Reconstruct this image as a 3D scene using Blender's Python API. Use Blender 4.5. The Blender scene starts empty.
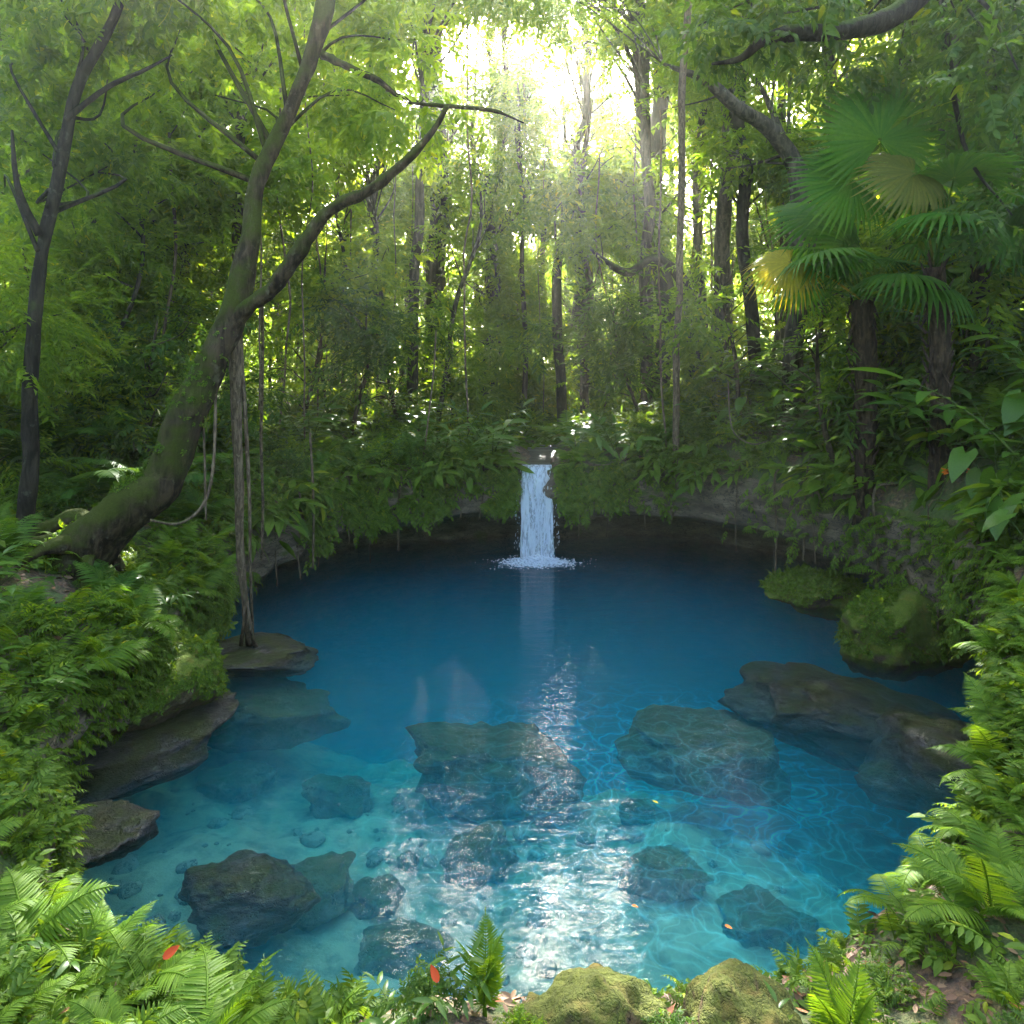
import bpy, math, random
import numpy as np
from mathutils import Vector
R = math.radians
rng = np.random.default_rng(11)
scene = bpy.context.scene
COL = scene.collection

# ------------------------------------------------------------------ camera frame (for turning places seen in the photo into world places)
CAM_H, F_PX, YH = 3.2, 667.0, 400.0
def P(px, py, Y):
    return np.array([(px-512)/F_PX*Y, Y, CAM_H-(py-YH)/F_PX*Y])
def PX(p):
    p = np.asarray(p, float); y = np.maximum(p[..., 1], .05)
    return 512+p[..., 0]/y*F_PX, YH-(p[..., 2]-CAM_H)/y*F_PX

# ------------------------------------------------------------------ noise
def _h(ix, iy, iz, s):
    n = (ix.astype(np.int64)*374761393 + iy.astype(np.int64)*668265263 + iz.astype(np.int64)*2147483647 + s*1274126177) & 0xffffffff
    n = ((n ^ (n >> 13))*1274126177) & 0xffffffff
    n = ((n ^ (n >> 15))*2246822519) & 0xffffffff
    return ((n ^ (n >> 16)) & 0xffff)/65535.0
def vnoise(p, s=0):
    p = np.asarray(p, float); i = np.floor(p).astype(np.int64); f = p-i; f = f*f*(3-2*f)
    x, y, z = i[..., 0], i[..., 1], i[..., 2]; r = 0
    for dx in (0, 1):
        for dy in (0, 1):
            for dz in (0, 1):
                w = (f[..., 0] if dx else 1-f[..., 0])*(f[..., 1] if dy else 1-f[..., 1])*(f[..., 2] if dz else 1-f[..., 2])
                r = r+w*_h(x+dx, y+dy, z+dz, s)
    return r*2-1
def fbm(p, oct=4, s=0, gain=.5):
    p = np.asarray(p, float); a, r = 1.0, 0
    for k in range(oct):
        r = r+a*vnoise(p, s+k*17); p = p*2.03+7.1; a *= gain
    return r
def xyz(x, y, z=0):
    return np.stack(np.broadcast_arrays(np.asarray(x, float), np.asarray(y, float), np.asarray(z, float)), -1)

# ------------------------------------------------------------------ mesh building
class MB:
    def __init__(self): self.v = []; self.f = []; self.n = 0
    def add(self, V, F):
        V = np.asarray(V, float).reshape(-1, 3); self.v.append(V)
        for f in (F if isinstance(F, (list, tuple)) else [F]):
            f = np.asarray(f, np.int64)
            if f.size: self.f.append(f+self.n)
        self.n += len(V); return self
    def mesh(self, name, mat, smooth=True):
        me = bpy.data.meshes.new(name)
        V = np.concatenate(self.v) if self.v else np.zeros((0, 3))
        me.vertices.add(len(V)); me.vertices.foreach_set('co', V.astype(np.float32).ravel())
        loops = np.concatenate([f.ravel() for f in self.f]).astype(np.int32)
        sizes = np.concatenate([np.full(len(f), f.shape[1]) for f in self.f])
        starts = np.concatenate([[0], np.cumsum(sizes)[:-1]]).astype(np.int32)
        me.loops.add(len(loops)); me.loops.foreach_set('vertex_index', loops)
        me.polygons.add(len(sizes)); me.polygons.foreach_set('loop_start', starts)
        me.polygons.foreach_set('use_smooth', np.full(len(sizes), smooth))
        me.update(calc_edges=True)
        if mat: me.materials.append(mat)
        return me
    def build(self, name, mat, parent=None, smooth=True, loc=None):
        o = bpy.data.objects.new(name, self.mesh(name, mat, smooth)); COL.objects.link(o)
        if parent is not None: o.parent = parent
        if loc is not None: o.location = loc
        return o
def tag(o, label=None, cat=None, group=None, kind=None):
    if label: o['label'] = label
    if cat: o['category'] = cat
    if group: o['group'] = group
    if kind: o['kind'] = kind
    return o
def empty(name, loc=(0, 0, 0), rz=0, label=None, cat=None, group=None):
    o = bpy.data.objects.new(name, None); COL.objects.link(o); o.empty_display_size = .1
    o.location = loc; o.rotation_euler = (0, 0, rz)
    return tag(o, label, cat, group)
KIDS = {}
def kid(parent, o):
    KIDS.setdefault(parent.name, []).append(o); return o
def copy_tree(o, parent=None):
    c = o.copy(); COL.objects.link(c)
    if parent is not None: c.parent = parent
    for k in KIDS.get(o.name, []):
        kid(c, copy_tree(k, c))
    return c

def nrm(v):
    v = np.asarray(v, float); return v/np.maximum(np.linalg.norm(v, axis=-1, keepdims=True), 1e-9)
def frames(d, up):
    """columns x, y(=direction d), z(=normal near up)"""
    y = nrm(d); x = nrm(np.cross(y, up)); z = np.cross(x, y)
    return np.stack([x, y, z], -1)
def scatter(T, pos, M, s):
    """copies of template T=(V,F) -> V,F ; M (k,3,3), s (k,) or (k,3)"""
    V, Fs = T; Fs = Fs if isinstance(Fs, (list, tuple)) else [Fs]
    k = len(pos); s = np.asarray(s, float); s = s[:, None] if s.ndim == 1 else s
    W = np.einsum('kij,knj->kni', M, V[None]*s[:, None, :]) + np.asarray(pos)[:, None, :]
    off = (np.arange(k)*len(V))[:, None, None]
    return W.reshape(-1, 3), [(f[None]+off).reshape(-1, f.shape[1]) for f in Fs]
def catmull(pts, n=8):
    p = np.asarray(pts, float)
    if len(p) < 3:
        t = np.linspace(0, 1, n+1)[:, None]; return p[0]*(1-t)+p[-1]*t
    q = np.vstack([2*p[0]-p[1], p, 2*p[-1]-p[-2]]); out = []
    for i in range(1, len(q)-2):
        for t in np.linspace(0, 1, n, endpoint=False):
            a, b, c, d = q[i-1], q[i], q[i+1], q[i+2]
            out.append(.5*((2*b)+(c-a)*t+(2*a-5*b+4*c-d)*t*t+(3*b-a-3*c+d)*t**3))
    out.append(p[-1]); return np.array(out)
def tube(pts, rad, seg=8, rough=0.0, seed=0, cap=True):
    p = np.asarray(pts, float); n = len(p)
    r = np.broadcast_to(np.asarray(rad, float), (n,)).copy()
    t = nrm(np.gradient(p, axis=0)); ref = np.array([0.13, 1, 0.21]) if abs(t[0, 1]) < .8 else np.array([1, .1, .2])
    u = nrm(np.cross(t, ref)); w = np.cross(t, u)
    a = np.linspace(0, 2*np.pi, seg, endpoint=False)
    d = u[:, None]*np.cos(a)[None, :, None]+w[:, None]*np.sin(a)[None, :, None]
    rr = np.broadcast_to(r[:, None], (n, seg)).copy()
    if rough:
        q = p[:, None]+d*r[:, None, None]
        rr = rr*(1+rough*fbm(q*np.array([1, 1, .45])/max(r.max(), .02)*.8+seed*3.7, 3, seed))
        if seg > 12: rr = rr*(1+.045*(1-2*np.abs(fbm(q*np.array([17, 17, 3.2])+seed, 3, seed+8)))+.02*fbm(q*14, 3, 2))
    V = (p[:, None]+d*rr[..., None]).reshape(-1, 3)
    i = np.arange(n-1)[:, None]*seg; j = np.arange(seg)[None]; j2 = (j+1) % seg
    F = np.stack([i+j, i+j2, i+seg+j2, i+seg+j], -1).reshape(-1, 4)
    Fs = [F]
    if cap:
        V = np.vstack([V, p[0], p[-1]]); c0, c1 = n*seg, n*seg+1
        jj = np.arange(seg); j2 = (jj+1) % seg
        Fs.append(np.stack([np.full(seg, c0), j2, jj], -1)); Fs.append(np.stack([np.full(seg, c1), (n-1)*seg+jj, (n-1)*seg+j2], -1))
    return V, Fs
def interp_r(rads, n):
    rads = np.asarray(rads, float); return np.interp(np.linspace(0, 1, n), np.linspace(0, 1, len(rads)), rads)
def limb(pts, rads, n=8, seg=8, rough=.12, seed=0, jig=0.0):
    c = catmull(pts, n)
    if jig:
        k = np.sin(np.linspace(0, np.pi, len(c)))[:, None]
        c = c+k*jig*np.stack([fbm(c*.55+9.1*i+seed, 2, seed+i) for i in range(3)], -1)
    return tube(c, interp_r(rads, len(c)), seg, rough, seed)

# ------------------------------------------------------------------ materials
def mat(name):
    m = bpy.data.materials.new(name); m.use_nodes = True; m.node_tree.nodes.clear()
    return m, m.node_tree.nodes, m.node_tree.links
def N(nodes, typ, **kw):
    n = nodes.new(typ)
    for k, v in kw.items():
        if k.startswith('i_'):
            key = k[2:]; key = int(key) if key.isdigit() else key
            n.inputs[key].default_value = v
        else: setattr(n, k, v)
    return n
def mixc(ns, ln, fac, a, b, blend='MIX'):
    m = N(ns, 'ShaderNodeMix', data_type='RGBA', blend_type=blend)
    for sock, v in ((m.inputs[0], fac), (m.inputs[6], a), (m.inputs[7], b)):
        if isinstance(v, bpy.types.NodeSocket): ln.new(v, sock)
        elif isinstance(v, (tuple, list)): sock.default_value = (*v[:3], 1)
        else: sock.default_value = v
    return m.outputs[2]
def math_(ns, ln, op, a, b=None, c=None, clamp=False):
    m = N(ns, 'ShaderNodeMath', operation=op, use_clamp=clamp)
    for i, v in enumerate((a, b, c)):
        if v is None: continue
        if isinstance(v, bpy.types.NodeSocket): ln.new(v, m.inputs[i])
        else: m.inputs[i].default_value = v
    return m.outputs[0]
def noise_(ns, ln, scale, detail=4, rough=.55, vec=None, out=0, dist=0):
    n = N(ns, 'ShaderNodeTexNoise'); n.inputs['Scale'].default_value = scale; n.inputs['Detail'].default_value = detail
    n.inputs['Roughness'].default_value = rough; n.inputs['Distortion'].default_value = dist
    if vec is not None: ln.new(vec, n.inputs['Vector'])
    return n.outputs[out]
def ramp_(ns, ln, fac, stops):
    r = N(ns, 'ShaderNodeValToRGB'); e = r.color_ramp.elements
    while len(e) < len(stops): e.new(.5)
    for el, (p, c) in zip(e, stops): el.position = p; el.color = (*c, 1) if len(c) == 3 else c
    ln.new(fac, r.inputs[0]); return r.outputs[0]
def mrange(ns, ln, v, a, b, c=0.0, d=1.0):
    m = N(ns, 'ShaderNodeMapRange'); ln.new(v, m.inputs[0])
    for i, x in enumerate((a, b, c, d)): m.inputs[i+1].default_value = x
    return m.outputs[0]

def leaf_mat(name, dark, light, trans=.45, rough=.5, yellow=.025, tmul=2.1, spec=.14):
    m, ns, ln = mat(name)
    g = N(ns, 'ShaderNodeNewGeometry'); oi = N(ns, 'ShaderNodeObjectInfo'); tc = N(ns, 'ShaderNodeTexCoord')
    v = math_(ns, ln, 'ADD', math_(ns, ln, 'MULTIPLY', g.outputs['Random Per Island'], .65), math_(ns, ln, 'MULTIPLY', oi.outputs['Random'], .35))
    c = mixc(ns, ln, v, dark, light)
    fl = math_(ns, ln, 'GREATER_THAN', g.outputs['Random Per Island'], 1-yellow)
    c = mixc(ns, ln, fl, c, (light[0]*1.45, light[1]*1.1, light[2]*.6))
    sp = noise_(ns, ln, 22, 2, .6, tc.outputs['Object'])
    c = mixc(ns, ln, mrange(ns, ln, sp, .35, .75, 0, .45), c, (dark[0]*.8, dark[1]*.75, dark[2]*.8))
    b = N(ns, 'ShaderNodeBsdfPrincipled'); ln.new(c, b.inputs['Base Color']); b.inputs['Roughness'].default_value = rough
    b.inputs["Specular IOR Level"].default_value = spec
    t = N(ns, 'ShaderNodeBsdfTranslucent')
    tcol = mixc(ns, ln, 1.0, c, (1.25*tmul, 1.05*tmul, .35*tmul), 'MULTIPLY'); ln.new(tcol, t.inputs['Color'])
    mx = N(ns, 'ShaderNodeMixShader'); mx.inputs[0].default_value = trans
    ln.new(b.outputs[0], mx.inputs[1]); ln.new(t.outputs[0], mx.inputs[2])
    o = N(ns, 'ShaderNodeOutputMaterial'); ln.new(mx.outputs[0], o.inputs[0]); return m

def bark_mat(name, c1, c2, moss=.4, mosscol=(.05, .085, .012), scale=6, bump=.6):
    m, ns, ln = mat(name)
    tc = N(ns, 'ShaderNodeTexCoord'); mp = N(ns, 'ShaderNodeMapping'); mp.inputs['Scale'].default_value = (1, 1, .22)
    ln.new(tc.outputs['Object'], mp.inputs[0])
    n1 = noise_(ns, ln, scale*2.2, 6, .65, mp.outputs[0], dist=.6); n2 = noise_(ns, ln, scale*.5, 4, .6, tc.outputs['Object'])
    c = mixc(ns, ln, mrange(ns, ln, n1, .42, .60), c1, c2)
    lich = noise_(ns, ln, scale*1.4, 5, .6, tc.outputs['Object'])
    c = mixc(ns, ln, mrange(ns, ln, lich, .6, .68, 0, .45), c, (c2[0]*1.6+.04, c2[1]*1.7+.05, c2[2]*1.6+.04))
    g = N(ns, 'ShaderNodeNewGeometry'); sx = N(ns, 'ShaderNodeSeparateXYZ'); ln.new(g.outputs['Normal'], sx.inputs[0])
    f = math_(ns, ln, 'ADD', math_(ns, ln, 'MULTIPLY', sx.outputs[2], .35), math_(ns, ln, 'MULTIPLY', n2, 1.0))
    f = mrange(ns, ln, f, .78-.5*moss, 1.0-.5*moss)
    fine = noise_(ns, ln, 60, 3, .6, tc.outputs['Object'])
    mc = mixc(ns, ln, fine, (mosscol[0]*.45, mosscol[1]*.45, mosscol[2]*.5), (mosscol[0]*1.5, mosscol[1]*1.4, mosscol[2]))
    c = mixc(ns, ln, f, c, mc)
    b = N(ns, 'ShaderNodeBsdfPrincipled'); ln.new(c, b.inputs['Base Color']); b.inputs['Roughness'].default_value = .85
    b.inputs['Specular IOR Level'].default_value = .1
    bp = N(ns, 'ShaderNodeBump'); bp.inputs['Strength'].default_value = bump; bp.inputs['Distance'].default_value = .06
    ln.new(math_(ns, ln, 'ADD', n1, math_(ns, ln, 'MULTIPLY', fine, .25)), bp.inputs['Height']); ln.new(bp.outputs[0], b.inputs['Normal'])
    o = N(ns, 'ShaderNodeOutputMaterial'); ln.new(b.outputs[0], o.inputs[0]); return m

def rock_mat(name, c1, c2, moss=0.0, mosscol=(.06, .10, .015), scale=3.0, rough=.8, strata=0.0):
    m, ns, ln = mat(name)
    tc = N(ns, 'ShaderNodeTexCoord'); g = N(ns, 'ShaderNodeNewGeometry')
    pos = g.outputs['Position']
    mp = N(ns, 'ShaderNodeMapping'); mp.inputs['Scale'].default_value = (1, 1, 1+4*strata); ln.new(pos, mp.inputs[0])
    n1 = noise_(ns, ln, scale, 8, .62, mp.outputs[0], dist=.4); n2 = noise_(ns, ln, scale*5, 6, .65, mp.outputs[0])
    vo = N(ns, 'ShaderNodeTexVoronoi', feature='DISTANCE_TO_EDGE'); vo.inputs['Scale'].default_value = scale*1.3
    wv = N(ns, 'ShaderNodeVectorMath', operation='ADD'); ln.new(mp.outputs[0], wv.inputs[0])
    nc = noise_(ns, ln, scale*1.5, 4, .6, pos, out=1); ln.new(nc, wv.inputs[1]); ln.new(wv.outputs[0], vo.inputs['Vector'])
    crack = mrange(ns, ln, vo.outputs['Distance'], 0, .045)
    c = mixc(ns, ln, mrange(ns, ln, n1, .32, .68), c1, c2)
    c = mixc(ns, ln, mrange(ns, ln, n2, .35, .7, 0, .5), c, (c1[0]*.55, c1[1]*.55, c1[2]*.55))
    c = mixc(ns, ln, crack, (c1[0]*.35, c1[1]*.35, c1[2]*.35), c)
    if moss > 0:
        sx = N(ns, 'ShaderNodeSeparateXYZ'); ln.new(g.outputs['Normal'], sx.inputs[0])
        nm = noise_(ns, ln, scale*.8, 5, .6, pos)
        f = math_(ns, ln, 'ADD', math_(ns, ln, 'MULTIPLY', sx.outputs[2], .45), nm)
        f = mrange(ns, ln, f, 1.0-.75*moss, 1.15-.75*moss)
        fine = noise_(ns, ln, 70, 3, .6, pos); big = noise_(ns, ln, scale*2, 3, .6, pos)
        mc = mixc(ns, ln, fine, (mosscol[0]*.4, mosscol[1]*.4, mosscol[2]*.5), (mosscol[0]*1.5, mosscol[1]*1.35, mosscol[2]))
        mc = mixc(ns, ln, mrange(ns, ln, big, .5, .68, 0, .6), mc, (mosscol[0]*1.7, mosscol[1]*.85, mosscol[2]*1.3))
        c = mixc(ns, ln, f, c, mc)
        h0 = math_(ns, ln, 'MULTIPLY', fine, math_(ns, ln, 'MULTIPLY', f, .35))
    b = N(ns, 'ShaderNodeBsdfPrincipled'); ln.new(c, b.inputs['Base Color']); b.inputs['Roughness'].default_value = rough
    b.inputs['Specular IOR Level'].default_value = .35
    h = math_(ns, ln, 'ADD', n1, math_(ns, ln, 'MULTIPLY', n2, .45)); h = math_(ns, ln, 'ADD', h, math_(ns, ln, 'MULTIPLY', crack, .3))
    if moss > 0: h = math_(ns, ln, 'ADD', h, h0)
    bp = N(ns, 'ShaderNodeBump'); bp.inputs['Strength'].default_value = .75; bp.inputs['Distance'].default_value = .06
    ln.new(h, bp.inputs['Height']); ln.new(bp.outputs[0], b.inputs['Normal'])
    o = N(ns, 'ShaderNodeOutputMaterial'); ln.new(b.outputs[0], o.inputs[0]); return m
# ------------------------------------------------------------------ the sinkhole pool: one radial profile per angle (0 = away from the camera, clockwise)
PC = np.array([.3, 8.8])
TAB = np.array([
 # ang, R_lip, z_bottom, z_top, undercut, z_plateau, L
 (-180, 5.55, .02, .30, .00, 1.55, 1.3), (-166, 6.0, .05, .40, .00, 1.55, 1.2), (-152, 5.98, .12, .62, .15, 1.6, 1.1), (-136, 5.35, .30, .95, .55, 1.7, 1.2),
 (-122, 4.45, .28, .95, .70, 1.75, 1.5), (-95, 4.35, .14, .75, .40, 2.0, 1.8), (-63, 4.9, .38, 1.35, .9, 2.7, 2.0), (-42, 5.0, .85, 1.80, 1.6, 3.0, 2.4),
 (-20, 4.8, .95, 1.95, 2.0, 2.7, 2.6), (-6, 4.7, .98, 1.95, 2.2, 2.2, 3.0), (8, 4.75, .98, 1.95, 2.2, 2.2, 3.0), (24, 5.3, .97, 2.0, 2.2, 3.2, 2.4), (39, 5.4, .88, 1.8, 2.0, 4.2, 2.2),
 (64, 5.0, .80, 1.75, 1.8, 4.8, 2.2), (80, 5.0, .72, 1.75, 1.6, 4.8, 2.0), (93, 4.95, .62, 1.7, 1.5, 4.6, 2.0), (117, 5.0, .75, 1.75, 1.0, 3.6, 1.6),
 (136, 5.15, .50, 1.3, .40, 2.7, 1.2), (152, 5.6, .25, .85, .15, 2.0, 1.2), (168, 5.68, .06, .42, .00, 1.6, 1.3), (180, 5.55, .02, .30, .00, 1.55, 1.3)], float)
def prof(a):
    a = (np.asarray(a, float)+180) % 360-180
    return [np.interp(a, TAB[:, 0], TAB[:, k]) for k in range(1, 7)]
def lip_r(a):
    ar = np.radians(a); R0 = prof(a)[0]
    return R0+.16*vnoise(xyz(np.cos(ar)*4, np.sin(ar)*4, 0), 3)+.10*vnoise(xyz(np.cos(ar)*11, np.sin(ar)*11, 2), 5)
def ang_r(x, y):
    dx, dy = np.asarray(x, float)-PC[0], np.asarray(y, float)-PC[1]
    return np.degrees(np.arctan2(dx, dy)), np.hypot(dx, dy)
def H(x, y):
    """height of the ground outside the lip"""
    a, r = ang_r(x, y); _, zb, zt, u, zp, L = prof(a); d = np.maximum(r-lip_r(a), 0)
    z = zt+(zp-zt)*(1-np.exp(-d/L))+.035*np.maximum(r-14, 0)*np.clip((np.abs(a)-4)/20, 0, 1)
    z = z+np.minimum(d, 1.2)*(.16*fbm(xyz(x, y)*.8, 4, 21))+.05*np.minimum(d*2, 1)*fbm(xyz(x, y)*3.1, 3, 4)
    notch = np.exp(-((np.asarray(x)-.5-.10*np.maximum(np.asarray(y)-13.5, 0))/.42)**4)*(np.asarray(y) > 12)
    return z-notch*.16
def floor_depth(x, y):
    ye = y+.42*np.minimum(x+.3, 0)+.55*np.maximum(x-1.4, 0)
    D = np.interp(ye, [2.8, 3.4, 4.2, 5.2, 6.2, 7.2, 8.5, 10, 12], [.22, .42, .66, .86, 1.05, 1.32, 1.85, 2.9, 4.3])
    return D+.16*fbm(xyz(x, y)*.9, 4, 31)*np.clip(D, .2, 1.4)+.03*fbm(xyz(x, y)*4, 3, 8)
NA = 900
ANG = np.linspace(-180, 180, NA, endpoint=False); CA, SA = np.sin(np.radians(ANG)), np.cos(np.radians(ANG))
def ring_mesh(rows):
    V = np.concatenate(rows); n = len(rows)
    i = np.arange(n-1)[:, None]*NA; j = np.arange(NA)[None]; j2 = (j+1) % NA
    return V, np.stack([i+j, i+j2, i+NA+j2, i+NA+j], -1).reshape(-1, 4)
def at_r(r, z):
    return np.stack([PC[0]+r*CA, PC[1]+r*SA, z+0*r], -1)
RL = lip_r(ANG); R0, ZB, ZT, UC, ZP, LL = prof(ANG)
RW = RL+UC
def wobble(V, amp, sc, s):
    return V+amp*np.stack([fbm(V*sc, 4, s), fbm(V*sc+31, 4, s+5), .7*fbm(V*sc+77, 4, s+9)], -1)

M = {}
M['rock'] = rock_mat('limestone', (.070, .052, .034), (.25, .19, .12), moss=.55, mosscol=(.06, .10, .014), scale=2.2, strata=.6)
M['wetrock'] = rock_mat('wet_rock', (.020, .020, .018), (.085, .080, .068), moss=.22, mosscol=(.035, .05, .012), scale=3.2, rough=.38, strata=.5)
M['subrock'] = rock_mat('algae_rock', (.06, .068, .06), (.22, .225, .18), moss=.4, mosscol=(.06, .075, .03), scale=3.0, rough=.7)
M['mossrock'] = rock_mat('mossy_rock', (.07, .042, .020), (.20, .125, .055), moss=.54, mosscol=(.085, .105, .014), scale=3.5, rough=.9)

M['mossgreen'] = rock_mat('green_moss_rock', (.06, .042, .022), (.18, .13, .07), moss=1.0, mosscol=(.095, .150, .012), scale=3.5, rough=.95)
# ground
def ground_mat():
    m, ns, ln = mat('forest_soil'); g = N(ns, 'ShaderNodeNewGeometry'); pos = g.outputs['Position']
    n1 = noise_(ns, ln, 1.2, 6, .6, pos); n2 = noise_(ns, ln, 26, 4, .65, pos); n3 = noise_(ns, ln, 5, 5, .6, pos)
    vo = N(ns, 'ShaderNodeTexVoronoi'); vo.inputs['Scale'].default_value = 24; ln.new(pos, vo.inputs['Vector'])
    lit = ramp_(ns, ln, math_(ns, ln, 'MULTIPLY', vo.outputs['Color'], 1.0), [(0, (.05, .028, .014)), (.5, (.12, .065, .03)), (1, (.20, .13, .065))])
    c = mixc(ns, ln, mrange(ns, ln, n2, .4, .6), (.045, .03, .018), lit)
    mc = mixc(ns, ln, n2, (.02, .045, .008), (.08, .12, .018))
    c = mixc(ns, ln, mrange(ns, ln, math_(ns, ln, 'ADD', n1, math_(ns, ln, 'MULTIPLY', n3, .4)), .62, .78), c, mc)
    b = N(ns, 'ShaderNodeBsdfPrincipled'); ln.new(c, b.inputs['Base Color']); b.inputs['Roughness'].default_value = .9
    bp = N(ns, 'ShaderNodeBump'); bp.inputs['Strength'].default_value = .8; bp.inputs['Distance'].default_value = .04
    ln.new(math_(ns, ln, 'ADD', n2, math_(ns, ln, 'MULTIPLY', vo.outputs['Distance'], .5)), bp.inputs['Height']); ln.new(bp.outputs[0], b.inputs['Normal'])
    o = N(ns, 'ShaderNodeOutputMaterial'); ln.new(b.outputs[0], o.inputs[0]); return m
M['soil'] = ground_mat()
dd = np.concatenate([np.linspace(0, 1.2, 22), 1.2+np.cumsum(.07*1.13**np.arange(62))])
dd = dd[dd < 160]
rows = []
for d in dd:
    r = RL+d*np.ones(NA); p = at_r(r, 0.); p[:, 2] = H(p[:, 0], p[:, 1]); rows.append(p)
GROUND0 = rows[0]
V, F = ring_mesh(rows); tag(MB().add(V, F[:, ::-1]).build('ground', M['soil']), kind='structure')
# cliff: wall under water -> cave roof -> lip face
rows = []
def wall_floor(): 
    p = at_r(RW, 0.); return -floor_depth(p[:, 0], p[:, 1])
ZF = wall_floor()
for t in np.linspace(0, 1, 12): rows.append(at_r(RW+.0*t, ZF+(ZB*.55-ZF)*t))
for t in np.linspace(.08, 1, 14): rows.append(at_r(RW+(RL-.02-RW)*t, ZB*.55+(ZB*.45)*t**1.6))
for t in np.linspace(.06, .94, 16):
    z = ZB+(GROUND0[:, 2]-ZB)*t; rows.append(at_r(RL+.10*np.sin(np.pi*t)*-1, z))
rows = [wobble(r_, .10*min(1, i/8+.2), 1.1, 2) + .05*np.stack([vnoise(r_*np.array([1.5, 1.5, 7]), 77)*CA, vnoise(r_*np.array([1.5, 1.5, 7]), 77)*SA, 0*CA], -1) if i > 0 else r_ for i, r_ in enumerate(rows)]
rows.append(GROUND0)
V, F = ring_mesh(rows); CLIFF_V, CLIFF_F = V, F
tag(MB().add(V, F[:, ::-1]).build('rock_cliff', M['rock']), kind='structure')
# pool floor
def floor_mat():
    m, ns, ln = mat('pool_sand'); g = N(ns, 'ShaderNodeNewGeometry'); pos = g.outputs['Position']
    n1 = noise_(ns, ln, .8, 5, .6, pos); n2 = noise_(ns, ln, 40, 3, .6, pos); n3 = noise_(ns, ln, 4, 5, .65, pos)
    c = mixc(ns, ln, mrange(ns, ln, n1, .35, .65), (.20, .21, .14), (.34, .345, .245))
    c = mixc(ns, ln, mrange(ns, ln, n3, .46, .64, 0, .8), c, (.085, .095, .07))
    c = mixc(ns, ln, mrange(ns, ln, n2, .45, .8, 0, .35), c, (.2, .19, .15))
    b = N(ns, 'ShaderNodeBsdfPrincipled'); ln.new(c, b.inputs['Base Color']); b.inputs['Roughness'].default_value = .9
    bp = N(ns, 'ShaderNodeBump'); bp.inputs['Strength'].default_value = .6; bp.inputs['Distance'].default_value = .05
    ln.new(math_(ns, ln, 'ADD', n3, math_(ns, ln, 'MULTIPLY', n2, .3)), bp.inputs['Height']); ln.new(bp.outputs[0], b.inputs['Normal'])
    o = N(ns, 'ShaderNodeOutputMaterial'); ln.new(b.outputs[0], o.inputs[0]); return m
M['sand'] = floor_mat()
rows = []
for t in np.linspace(.004, 1, 130):
    p = at_r(RW*t, 0.); p[:, 2] = -floor_depth(p[:, 0], p[:, 1]); rows.append(p)
V, F = ring_mesh(rows); tag(MB().add(V, F[:, ::-1]).build('pool_floor', M['sand']), kind='structure')

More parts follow.
